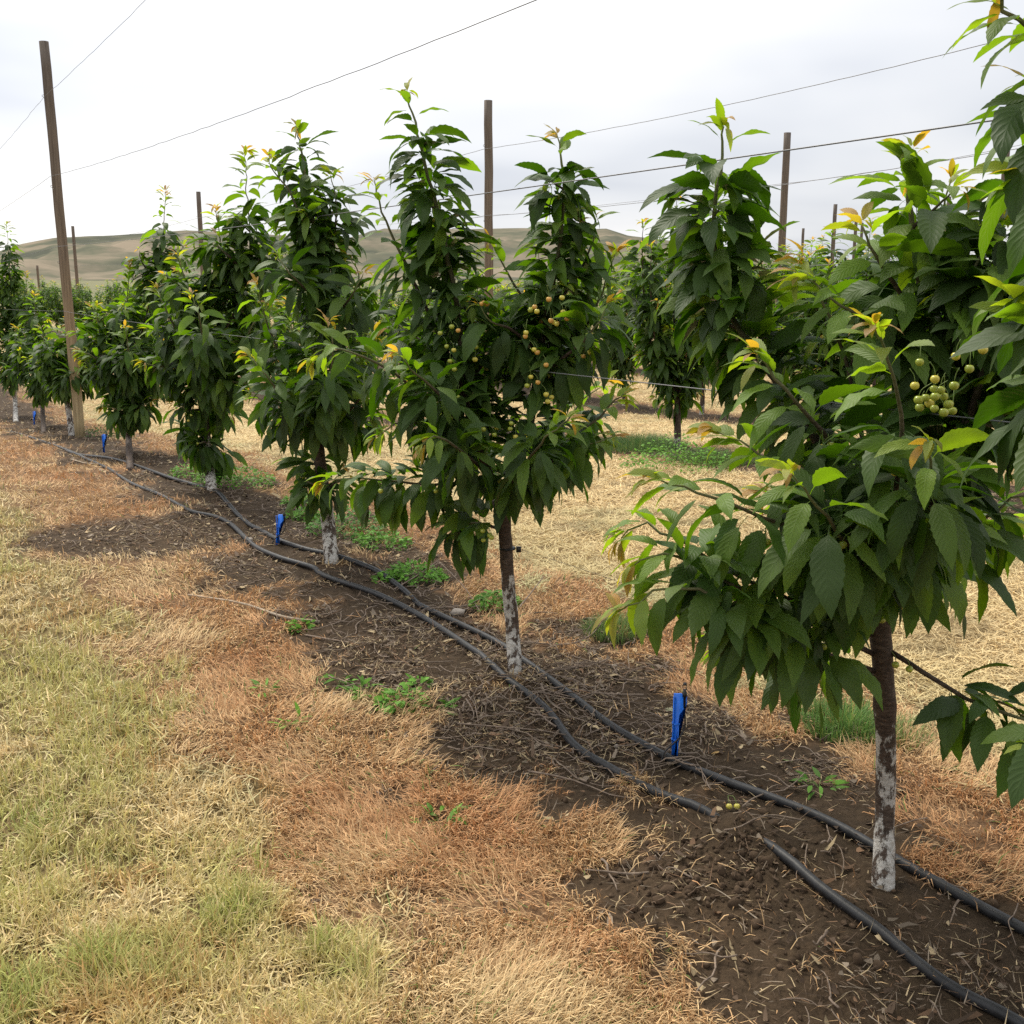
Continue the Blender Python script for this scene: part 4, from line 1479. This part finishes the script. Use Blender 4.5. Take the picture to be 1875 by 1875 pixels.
# ------------------------------------------------------------------ rows behind: a few trees built, the rest copied
def generic_tree(seed, H, tmpl, label, group, dens=7):
    g = np.random.default_rng(seed)
    T = Tree(seed)
    th = 0.55 + g.uniform(-.08, .1)
    P = catmull([(0, 0, -0.05), (g.normal(0, .01), 0, th * .5), (g.normal(0, .02), g.normal(0, .02), th)], 14)
    nl = 5
    a0 = g.uniform(0, 6.28)
    for q in range(nl):
        a = a0 + q * 6.283 / nl + g.normal(0, .2)
        rr = g.uniform(0.22, 0.42)
        hh = H * g.uniform(0.72, 1.0) if q else H
        d = np.array([math.cos(a), math.sin(a), 0])
        Q = T.shoot([P[-1], P[-1] + d * rr * .7 + [0, 0, (hh - th) * .3], P[-1] + d * rr + [0, 0, (hh - th) * .65], P[-1] + d * rr * 1.05 + [0, 0, hh - th]],
                    0.018, 0.003, 0.06, 0.10, ln=0.165, spur=0.065, mop=dens + 1)
        T.side_shoots(Q, 6, 0.22, 0.50, 0.05, 0.72, 0.5, ln=0.165, spur=0.08, mop=dens)
    T.side_shoots(P, 4, 0.35, 0.6, 0.85, 1.0, 0.45, ln=0.15, spur=0.08, mop=dens - 1)
    return T.finish((0, 0, 0), tmpl, label, group, P, np.linspace(.040, .030, 14), 6, separate=False, seed=seed, painted=0.22)


def copy_tree(root):
    r = root.copy()
    COL.objects.link(r)
    for ch in root.children:
        c = ch.copy()
        COL.objects.link(c)
        c.parent = r
    return r


ORD = ['second', 'third', 'fourth', 'fifth', 'sixth', 'seventh', 'eighth']
protos_mid = [generic_tree(300 + q, [2.6, 2.35, 2.75, 2.5][q], T_MID, 'x', 'x') for q in range(4)]
protos_far = [generic_tree(320 + q, [2.7, 2.4, 2.9, 2.55][q], T_LO, 'x', 'x', 6) for q in range(4)]
used = set()


def in_view(x, y, m=0.10):
    return y > 1 and abs(x / (y * cp)) < (937.5 / FPX + m)


second_row = []
# where trees of the row behind stand (seen between the near trees), then onward at even spacing
T2base = gp(1240, 822)
s0 = float(T2base[0] * DV[0] + T2base[1] * DV[1])
for k in range(1, 7):
    w = ROW0 + ROWSP * k
    if k == 1:
        w = float(T2base[0] * NV[0] + T2base[1] * NV[1])
        ss = s0 + 2.1 * np.arange(-4, 26)
    else:
        ss = s0 + 0.7 * k + 2.1 * np.arange(-12, 26)
    for idx, s in enumerate(ss):
        s_ = s + random.uniform(-.12, .12)
        x, y = NV[0] * w + DV[0] * s_, NV[1] * w + DV[1] * s_
        if abs(s - s0) < .01 and k == 1:
            x, y = T2base[0], T2base[1]
        if not in_view(x, y) or y > 62:
            continue
        near = math.hypot(x, y) < 17
        lst = protos_mid if near else protos_far
        pr = lst[random.randrange(4)]
        if pr.name in used:
            o = copy_tree(pr)
        else:
            o = pr
            used.add(pr.name)
        o.location = (x, y, float(gz(x, y)))
        o.rotation_euler = (0, 0, random.uniform(0, 6.28))
        sc_ = random.uniform(0.86, 1.08) * (0.80 + 0.22 * float(sst(-0.10, 0.20, x / y)) + 0.045 * (min(k, 3) if x / y > 0.1 else 0)) * (float(np.interp(y, [7, 11, 15, 16], [.78, .88, 1.04, .97])))
        o.scale = (sc_, sc_, sc_ * random.uniform(0.95, 1.08))
        second_row.append((k, s, x / y, o))
for k in range(1, 7):
    lst = sorted([q for q in second_row if q[0] == k], key=lambda q: -q[2])
    for n_, (kk, s, rt, o) in enumerate(lst):
        if k == 1 and n_ < 8:
            nm = ['rightmost', 'second from right', 'third from right', 'fourth from right', 'fifth from right', 'sixth from right', 'seventh from right', 'eighth from right'][n_]
            lab = 'leafy cherry tree in the second row, %s of those beyond the straw alley' % nm
            if abs(s - s0) < .01:
                lab = 'leafy cherry tree beyond the straw alley, its bare lower stem rising from long green grass'
        else:
            lab = 'leafy young cherry tree in the %s row, far back behind the nearer crowns' % ORD[k - 1]
        tag(o, lab, 'tree', 'cherry trees in the %s row' % ORD[k - 1])
for p in protos_mid + protos_far:
    if p.name not in used:
        for ch in list(p.children):
            bpy.data.objects.remove(ch)
        bpy.data.objects.remove(p)

# ------------------------------------------------------------------ trellis posts
def post(px_top, py_top, Y, rad, label, px_bot=None, base=None):
    top = at(px_top, py_top, Y)
    if base is None:
        bx = top[0]
        base = np.array([bx, Y, float(gz(bx, Y))])
        if px_bot:
            q = at(px_bot[0], px_bot[1], Y)
            base = np.array([q[0], q[1], float(gz(q[0], q[1]))])
    root = empty('trellis_post', base)
    tag(root, label, 'post', 'wooden trellis posts')
    P = np.linspace(base + [0, 0, -0.1], top, 16)
    g = np.random.default_rng(int(abs(px_top) * 7 + py_top))
    P[1:-1, :2] += g.normal(0, 0.002, (14, 2))
    V, F4, F3 = tube(P, np.linspace(rad * 1.06, rad * 0.92, 16), 14, rough=0.015, seed=int(px_top))
    make_mesh('pole', V - base, F4, F3, None, M_WOOD, parent=root)
    # wire staples
    mb = MB()
    for fr in (0.31, 0.46, 0.65, 0.87):
        c = base + (top - base) * fr - base
        side = -NV * rad
        mb.tube([c + [side[0] * .9, side[1] * .9, .012], c + [side[0] * 1.25, side[1] * 1.25, .008], c + [side[0] * 1.25, side[1] * 1.25, -.008], c + [side[0] * .9, side[1] * .9, -.012]], 0.003, 5)
    mb.build('staple', M_WIRE, root)
    return base, top


near_post = post(80, 76, 13.0, 0.056, 'tall leaning round post at far left, thickest and nearest of the trellis posts', (149, 818))
row2 = []
for (px, py, Y, lab) in [
    (894, 184, 14.2, 'brown round post rising behind the forked central tree'),
    (363, 351, 26.5, 'grey post standing behind the left trees against the hill'),
    (133, 414, 41.0, 'slim post just right of the tall leaning post'),
    (68, 486, 54.0, 'small distant post low at left below the hill'),
    (1442, 243, 17.1, 'dark post right of centre with wires crossing its upper end'),
    (1846, 249, 19.6, 'post at the right edge behind hanging cherry leaves'),
    (1530, 374, 32.0, 'thin post standing far back in the gap right of the dark post'),
    (1568, 397, 38.0, 'thinner distant post immediately right of the one in the gap'),
    (1579, 408, 43.0, 'smallest distant post of the pair beside the gap'),
    (1471, 418, 46.0, 'short distant post just right of the dark post'),
    (1738, 360, 30.0, 'distant post behind the light green shoot tips'),
    (1697, 366, 34.0, 'distant post hidden among the light green shoot tips'),
]:
    row2.append(post(px, py, Y, 0.056 if Y < 30 else 0.058, lab))


# ------------------------------------------------------------------ trellis wires
def wire(anchors, sag, label, rad=0.0016, group='trellis wires', wob=0.0):
    P = []
    g = np.random.default_rng(len(label))
    for a, b in zip(anchors[:-1], anchors[1:]):
        a, b = np.asarray(a), np.asarray(b)
        for t in np.linspace(0, 1, 60, endpoint=False):
            p = a * (1 - t) + b * t
            p = p - np.array([0, 0, sag * 4 * t * (1 - t)])
            P.append(p + g.normal(0, wob, 3))
    P.append(np.asarray(anchors[-1]))
    P = np.array(P)
    V, F4, F3 = tube(P, rad, 6)
    o = make_mesh('trellis_wire', V, F4, F3, None, M_WIRE)
    tag(o, label, 'wire', group)


def on(p, fr):
    base, top = p
    q = base + (top - base) * fr
    return q - np.array([NV[0], NV[1], 0]) * 0.062


D3 = np.array([DV[0], DV[1], 0])
A = near_post
Apos = A[0]
span = 15.0


def row_wire(fr, sag, label, near_pt, rad=0.0016, wob=0.0):
    a = on(A, fr)
    far_ = a + D3 * span + np.array([0, 0, -0.25])
    wire([far_, a, near_pt], sag, label, rad, wob=wob)


def ahead(px, py, w=0.0):
    """point of the near row plane seen at the pixel"""
    d = ray(px, py)
    t = (ROW0 + w) / (d[0] * NV[0] + d[1] * NV[1])
    return np.array([0, 0, CAM_H]) + d * t


top_near = on(A, 0.865) - D3 * span + np.array([0, 0, 0.35])
row_wire(0.865, 0.10, 'topmost thin wire rising from the tall leaning post', top_near, 0.0018, 0.002)
mid_near = ahead(1400, -170)
row_wire(0.675, 0.06, 'long bright wire sweeping from the leaning post up out of the frame', mid_near, 0.0019, 0.0015)
row_wire(0.50, 0.03, 'dark wire running across the whole near row at head height', ahead(2150, 172), 0.0022)
row_wire(0.335, 0.03, 'lowest trellis wire threading through the lower crowns of the near row', ahead(2100, 800), 0.0018)
# second row
for fr, px, py, lab, rd in [(0.86, 2100, 5, 'wavy upper wire of the second row crossing the sky', 0.0028),
                            (0.665, 2100, 232, 'second wire down on the second row', 0.0026),
                            (0.48, 2100, 432, 'third wire down on the second row', 0.0026)]:
    pA, pB, pC = on(row2[0], fr), on(row2[1], fr), on(row2[2], fr)
    wN = float(pA[0] * NV[0] + pA[1] * NV[1]) - ROW0
    wire([pC, pB, pA, ahead(px, py, wN)], 0.08, lab, rd, wob=0.001)
for fr, px, py, lab, rd in [(0.83, 2100, 212, 'upper wire of the third row behind the dark post', 0.0030),
                            (0.60, 2100, 395, 'lower wire of the third row behind the dark post', 0.0030)]:
    pA = on(row2[4], fr)
    wN = float(pA[0] * NV[0] + pA[1] * NV[1]) - ROW0
    wire([pA + D3 * 34 + np.array([0, 0, -.3]), pA + D3 * 17, pA, ahead(px, py, wN)], 0.08, lab, rd, wob=0.001)
# thin guy from the tie on the central tree
wire([at(945, 1003, 4.26), at(1090, 1050, 4.35), at(1200, 1090, 4.45)], 0.0, 'thin slack wire running from the tie on the central stem', 0.0008, 'loose wires')


# ------------------------------------------------------------------ irrigation hoses
def hose(pts, label, rad=0.0145):
    """pts: (px, py, height offset)"""
    Q = []
    for px, py, dz in pts:
        g = gp(px, py, True)
        Q.append([g[0], g[1], dz])
    C = catmull(Q, len(pts) * 12)
    sm = gbase(C[:, 0], C[:, 1])
    detail = gz(C[:, 0], C[:, 1])
    ker = np.hanning(41)
    ker /= ker.sum()
    dsm = np.convolve(np.pad(detail - sm, 20, 'edge'), ker, 'valid')
    P = np.stack([C[:, 0], C[:, 1], sm + np.clip(dsm, -.02, .02) + rad * 0.85 + C[:, 2]], -1)
    V, F4, F3 = tube(P, rad, 14)
    o = make_mesh('irrigation_hose', V, F4, F3, None, M_HOSE)
    tag(o, label, 'hose', 'black irrigation hoses')
    return o


hose([(2050, 2030, 0), (1875, 1885, 0), (1760, 1822, 0), (1690, 1778, 0), (1600, 1705, 0), (1490, 1630, 0), (1400, 1562, -.002), (1350, 1530, -.03), (1295, 1503, -.006), (1200, 1462, 0.004), (1110, 1405, .005), (1050, 1362, .004), (1000, 1300, 0),
      (925, 1248, 0), (897, 1226, -.006), (870, 1205, 0), (780, 1145, .006), (690, 1098, .006), (605, 1068, 0), (585, 1058, -.006), (570, 1046, 0), (510, 1027, .004), (465, 1004, 0), (425, 967, 0), (395, 952, 0), (355, 943, 0), (330, 928, -.012), (290, 908, -.004),
      (240, 885, -.012), (200, 862, -.004), (165, 846, 0), (140, 832, 0), (100, 815, -.01), (20, 790, -.01)],
     'black irrigation hose lying in front of the stems, partly buried by the soil heap')
hose([(2050, 1800, 0), (1875, 1708, 0), (1750, 1640, 0), (1645, 1583, 0), (1530, 1521, 0), (1400, 1470, .003), (1330, 1441, 0), (1240, 1402, 0), (1130, 1338, 0), (1050, 1282, .002), (965, 1222, 0), (900, 1180, .005), (790, 1128, .004), (765, 1112, -.012),
      (738, 1090, 0), (690, 1056, .006), (620, 1028, .004), (560, 1012, -.004), (510, 995, .0), (475, 974, 0), (455, 962, -.008), (435, 948, 0), (415, 925, .004), (395, 905, 0), (345, 888, 0), (300, 873, .002), (250, 856, 0), (200, 842, 0), (130, 828, -.01), (90, 800, -.03)],
     'black irrigation hose behind the stems feeding the blue sprinkler stakes')


# ------------------------------------------------------------------ sprinkler stakes
def stake(px_top, py_top, px_bot, py_bot, label, s=1.0):
    b = gp(px_bot, py_bot)
    h = 0.0
    top = at(px_top, py_top, b[1])
    H = top[2] - b[2]
    root = empty('sprinkler_stake', b)
    tag(root, label, 'sprinkler', 'blue sprinkler stakes')
    lean = (top - b)[:2] / H
    # T-section plastic stake: front plate widening at the top to a gusset that carries the sprinkler
    w = 0.024 * s
    prof_ = [(-w * .28, -0.04), (w * .30, -0.04), (w * .36, H * .60), (w * .42, H * .70), (w * 1.35, H * .85), (w * 1.35, H * .97), (w * 1.2, H), (-w * .42, H), (-w * .46, H * .9), (-w * .40, H * .5)]
    th = 0.004 * s
    V = []
    for sgn in (-1, 1):
        for (x, z) in prof_:
            V.append((x + lean[0] * z, sgn * th, z))
    n = len(prof_)
    mb = MB()
    Fq = [(i, (i + 1) % n, n + (i + 1) % n, n + i) for i in range(n)]
    F3_ = [(0, i + 1, i) for i in range(1, n - 1)] + [(n, n + i, n + i + 1) for i in range(1, n - 1)]
    mb.add(np.array(V), Fq, F3_)
    # rear rib and raised flanges
    mb.box((lean[0] * H * .5 - w * .02, 0.010 * s, H * .48), (0.003 * s, 0.016 * s, H * .96))
    mb.box((lean[0] * H * .5 - w * .40, -0.006 * s, H * .5), (0.003 * s, 0.008 * s, H * .94))
    mb.box((lean[0] * H * .3 + w * .34, -0.006 * s, H * .3), (0.003 * s, 0.008 * s, H * .55))
    mb.build('stake', M_BLUE, root, smooth=False)
    # bands
    mb = MB()
    for z in (H * .34, H * .57):
        mb.box((lean[0] * z, 0, z), (w * .98, 0.02 * s, 0.004 * s))
    mb.build('band', M_BLUE, root, smooth=False)
    # sprinkler head: barbed body, bridge and deflector
    hx, hz = lean[0] * H + w * 1.0, H
    mb = MB()
    k = s
    prof2 = [(0.0045, -.05), (0.006, -.035), (0.006, -.012), (0.0085, -.010), (0.0085, .004), (0.0055, .006), (0.0045, .014)]
    mb.tube([(hx, 0, hz + z * k) for r, z in prof2], [r * k for r, z in prof2], 12)
    for sx in (-1, 1):
        mb.tube([(hx + sx * .004 * k, 0, hz + .012 * k), (hx + sx * .0065 * k, 0, hz + .022 * k), (hx + sx * .004 * k, 0, hz + .032 * k)], .0013 * k, 6)
    mb.tube([(hx, 0, hz + .030 * k), (hx, 0, hz + .034 * k), (hx, 0, hz + .038 * k)], [.0075 * k, .006 * k, .003 * k], 12)
    mb.build('sprinkler_head', M_BLACK, root)
    # feed tube curling down to the hose
    mb = MB()
    P = catmull([(hx, 0, hz - .05 * k), (hx + .004, -.004, hz * .55), (hx - .016 * k, -.014, hz * .38), (hx - .06 * k, -.02, hz * .2), (hx - .075 * k, -.03, 0.01)], 22)
    mb.tube(P, .0028 * k, 8)
    mb.build('feed_tube', M_BLACK, root)
    return root


stake(1240, 1270, 1234, 1396, 'bright blue sprinkler stake standing by the rear hose, nearest and largest')
stake(513, 942, 507, 996, 'blue sprinkler stake leaning slightly left of the narrow tree', 0.95)
stake(190, 795, 190, 829, 'small blue sprinkler stake just right of the tall leaning post', 0.95)
stake(63, 753, 62, 778, 'tiny distant blue sprinkler stake at far left between thin stems', 0.9)


# ------------------------------------------------------------------ weeds and grass clumps
def weed(px, py, size, n, label, kind='broad', color=(0.12, 0.27, 0.035), group='green weeds on the ground'):
    b = gp(px, py)
    g = np.random.default_rng(int(px * 13 + py))
    root = empty('weed' if kind != 'grass' else 'grass_clump', b)
    tag(root, label, 'weed' if kind != 'grass' else 'grass', group)
    color = np.array(color)
    n = int(n * (1.6 if size > .09 else 1.0))
    if kind == 'grass':
        m = n
        ang, rad = g.uniform(0, 6.283, m), size * np.sqrt(g.uniform(0, 1, m))
        P = np.stack([rad * np.cos(ang), rad * np.sin(ang), 0 * ang], -1)
        P[:, 2] = gz(P[:, 0] + b[0], P[:, 1] + b[1]) - b[2]
        az = ang + g.normal(0, 0.9, m)
        hgt = size * 0.8 if size < .14 else (0.13 if size < .3 else 0.20)
        C = color * g.uniform(0.6, 1.5, (m, 1)) * np.where(g.uniform(0, 1, (m, 1)) < .12, [2.4, 1.5, 1.6], 1.0)
        o = blades(P, az, np.abs(g.normal(.25, .2, m)), g.uniform(.1, 1.0, m), hgt * g.uniform(.6, 1.4, m) * (1 - .5 * rad / size), g.uniform(.002, .004, m), C, M_GRASS, 'blades', None, parent=root)
        return root
    m = n
    ang, rad = g.uniform(0, 6.283, m), size * np.sqrt(g.uniform(0, 1, m))
    B = np.stack([rad * np.cos(ang), rad * np.sin(ang), g.uniform(0.005, size * .75, m) * (1 - rad / size * .7)], -1)
    B[:, 2] += gz(B[:, 0] + b[0], B[:, 1] + b[1]) - b[2]
    D = np.stack([np.cos(ang + g.normal(0, .8, m)), np.sin(ang + g.normal(0, .8, m)), g.uniform(.1, 1.0, m)], -1)
    ln = g.uniform(.018, .040, m) if kind == 'broad' else g.uniform(.03, .065, m)
    ws = ln * (g.uniform(.22, .36, m) if kind == 'broad' else g.uniform(.10, .16, m))
    C = color * g.uniform(.6, 1.5, (m, 1))
    V, F, col, lc_ = leaf_mesh_arrays(B, D, ln, ws, g.uniform(.2, 1.3, m), g.normal(0, .4, m), g.uniform(0, .4, m), C, T_LO, int(px))
    make_mesh('leaves', V, F, None, {'tint': ('FLOAT_COLOR', col)}, M_WEED, parent=root)
    mb = MB()
    for q in range(min(7, max(3, m // 25))):
        e = B[g.integers(0, m)]
        mb.tube(catmull([(0, 0, -.01), (e[0] * .4, e[1] * .4, e[2] * .8 + .01), e], 7), .0013, 5)
    mb.build('stems', M_STEM, root)
    return root


weed(548, 1150, .055, 60, 'small bright green weed at the end of the long fallen stick')
weed(480, 1270, .05, 22, 'flat dark green weed alone in the orange dead grass', 'long')
weed(540, 1328, .04, 16, 'tiny green sprout lowest among the small weeds left of centre', 'long')
weed(620, 1250, .04, 22, 'thin green sprout at the left end of the weeds below the soil patch', 'long')
weed(672, 1270, .06, 44, 'green weed left of the larger one below the soil patch', 'long')
weed(732, 1290, .08, 110, 'largest green weed on the edge below the bare soil patch')
weed(765, 1258, .05, 40, 'green weed up beside the largest one at the soil edge')
weed(797, 1300, .05, 26, 'upright green weed right of the largest one at the soil edge', 'long')
weed(803, 1512, .05, 26, 'sparse green weed low in the middle of the dead grass', 'long')
weed(430, 888, .30, 420, 'broad mat of green weeds behind the white stem of the cherry tree')
weed(350, 872, .18, 160, 'smaller mat of green weeds left of the white stem')
weed(640, 975, .26, 380, 'lush green weeds right of the narrow tree stem', color=(.085, .2, .035))
weed(700, 1000, .16, 200, 'green weeds right of the lush patch near the drooping branch')
weed(560, 950, .12, 110, 'green weeds just right of the blue stake beside the narrow tree')
weed(760, 1062, .15, 240, 'dense green weed cushion between the narrow tree and the central stem')
weed(712, 1062, .07, 50, 'small green weed beside the dense cushion')
weed(905, 1110, .12, 170, 'green weed directly left of the central stem')
weed(545, 925, .10, 90, 'upright weeds behind the second blue stake', 'long')
weed(1500, 1440 - 0, .05, 20, 'low green weed on the soil left of the nearest stem', 'long')
weed(200, 800, .28, 200, 'green weeds behind the small blue stake', color=(.09, .17, .05))
weed(1240, 862, .5, 700, 'green weeds at the foot of the second row tree')
weed(1545, 1335, .17, 900, 'tall green grass clump behind the nearest whitewashed stem', 'grass', (.13, .24, .06), 'green grass clumps')
weed(1640, 1350, .12, 260, 'thin green grass right of the nearest stem', 'grass', (.17, .25, .08), 'green grass clumps')
weed(1125, 1160, .14, 520, 'green grass clump between the central stem and the blue stake', 'grass', (.15, .24, .07), 'green grass clumps')
weed(1170, 820, .50, 2600, 'long green grass in front of the second row stem', 'grass', (.11, .2, .06), 'green grass clumps')
weed(1300, 850, .4, 1200, 'long green grass right of the second row stem', 'grass', (.12, .2, .06), 'green grass clumps')


# ------------------------------------------------------------------ small single things on the ground
def stick(pts, r0, label, mat=M_TWIG, name='fallen_stick', twigs=()):
    Q = []
    for px, py, dz in pts:
        g = gp(px, py)
        Q.append(g + [0, 0, dz + r0])
    base = Q[0]
    P = catmull(Q, 24) - base
    root = None
    b = MB().tube(P, np.linspace(r0, r0 * .5, 24), 8, rough=0.06, seed=3)
    for (f, dx, dy, dz) in twigs:
        p = P[int(f * 23)]
        b.tube(catmull([p, p + np.array([dx, dy, dz]) * .5 + [0, 0, .01], p + np.array([dx, dy, dz])], 8), np.linspace(r0 * .5, r0 * .25, 8), 5)
    o = b.build(name, mat)
    o.location = base
    tag(o, label, 'stick', 'sticks on the ground')


stick([(585, 1143, .002), (520, 1135, .006), (440, 1110, .008), (345, 1094, .006)], .0085, 'long pale stick lying on the orange grass left of the hoses', M_PALE)
stick([(950, 1122, .02), (975, 1105, .06), (995, 1092, .10)], .004, 'short dark twig poking up right of the central stem')
stick([(950, 1132, .01), (990, 1130, .02), (1020, 1132, .02)], .004, 'flat dark twig right of the foot of the central stem')
stick([(960, 1180, .01), (1030, 1190, .02), (1080, 1185, .05), (1110, 1160, .08)], .0035, 'long thin branched twig right of the central stem', twigs=((.6, .05, .05, .06), (.8, .04, -.03, .06)))
stick([(720, 1085, .01), (770, 1068, .05), (805, 1045, .06)], .0035, 'dark arching twig between the hose and the green cushion', twigs=((.7, .06, -.05, -.02),))
stick([(805, 1050, .06), (850, 1090, .04), (880, 1130, .02)], .003, 'thin twig slanting down beside the central stem')
stick([(560, 1165, .002), (640, 1180, .006), (730, 1185, .004)], .004, 'thin grey stick on the bare soil patch')
stick([(130, 842, .0), (155, 850, .004), (185, 852, .004)], .008, 'pale stick at the foot of the tall leaning post', M_PALE)
stick([(700, 1213, .0), (770, 1216, .004), (830, 1214, .004)], .004, 'dark stick lying at the lower edge of the bare soil')
stick([(1395, 1690, .0), (1320, 1640, .008), (1280, 1625, .006)], .002, 'thin straw on the soil heap', M_PALE)


def single_leaf(px, py, ln, ang, color, label, curl=.5):
    b = gp(px, py)
    B = np.array([[0, 0, .006]])
    D = np.array([[math.cos(ang), math.sin(ang), .25]])
    V, F, col, lc_ = leaf_mesh_arrays(B, D, np.array([ln]), np.array([ln * .24]), np.array([curl]), np.array([.3]), np.array([.2]), np.array([color]), T_HI, int(px))
    V[:, 2] = np.maximum(V[:, 2], .003)
    o = make_mesh('fallen_leaf', V, F, None, {'tint': ('FLOAT_COLOR', col), 'leafco': ('FLOAT_VECTOR', lc_)}, M_WEED)
    o.location = b
    tag(o, label, 'leaf', 'fallen leaves')


single_leaf(880, 1243, .05, 1.9, (.5, .36, .08), 'yellow fallen leaf just left of the central stem foot')
single_leaf(1330, 1379, .05, 3.4, (.6, .38, .14), 'orange yellow fallen leaf right of the nearest blue stake')
single_leaf(1555, 1748, .04, 3.0, (.5, .27, .10), 'brown orange fallen leaf below the front hose')
single_leaf(1213, 1305, .05, 0.3, (.42, .42, .26), 'pale greenish leaf behind the nearest blue stake')
single_leaf(1790, 1424, .13, 2.6, (.36, .42, .2), 'large pale green leaf lying on straw at the right')
single_leaf(1455, 1400, .04, 2.6, (.25, .32, .12), 'small green leaf on the soil right of the nearest blue stake')
single_leaf(905, 1679, .05, .4, (.06, .045, .035), 'dark shrivelled leaf on the dry grass low in the middle')


def stone(px, py, s, label):
    b = gp(px, py)
    g = np.random.default_rng(int(px))
    V = ICO_V * (1 + g.normal(0, .1, (len(ICO_V), 1))) * np.array([1.2, 1, .7]) * s
    o = make_mesh('stone', V, None, ICO_F, None, M_STONE)
    o.location = Vector(b + [0, 0, s * .3])
    tag(o, label, 'stone', 'stones on the soil')


stone(1123, 1222, .014, 'pale grey stone in the litter left of the nearest blue stake')
stone(1130, 1368, .010, 'small pale stone beside the front hose')
stone(838, 1125, .03, 'dusty stone in the litter left of the central stem')
stone(457, 990, .02, 'white stone on the hose left of the second blue stake')
stone(1578, 1548, .010, 'small tan pebble against the rear hose')

# fallen pair of cherries
b = gp(1342, 1483)
root = empty('fallen_cherries', b)
tag(root, 'pair of yellow cherries joined by their stalks, lying on dark soil between the hoses', 'cherries')
for dx in (-.0115, .0115):
    o = bpy.data.objects.new('cherry', CHM[1])
    COL.objects.link(o)
    o.parent = root
    o.location = (dx, 0, .011)
    st_ = make_mesh('stalk', *tube(catmull([(0, 0, .009), (-dx * .3 - .004, .02, .022), (-dx - .005, .045, .012)], 8), .0009, 5), None, M_STEM)
    st_.parent = o
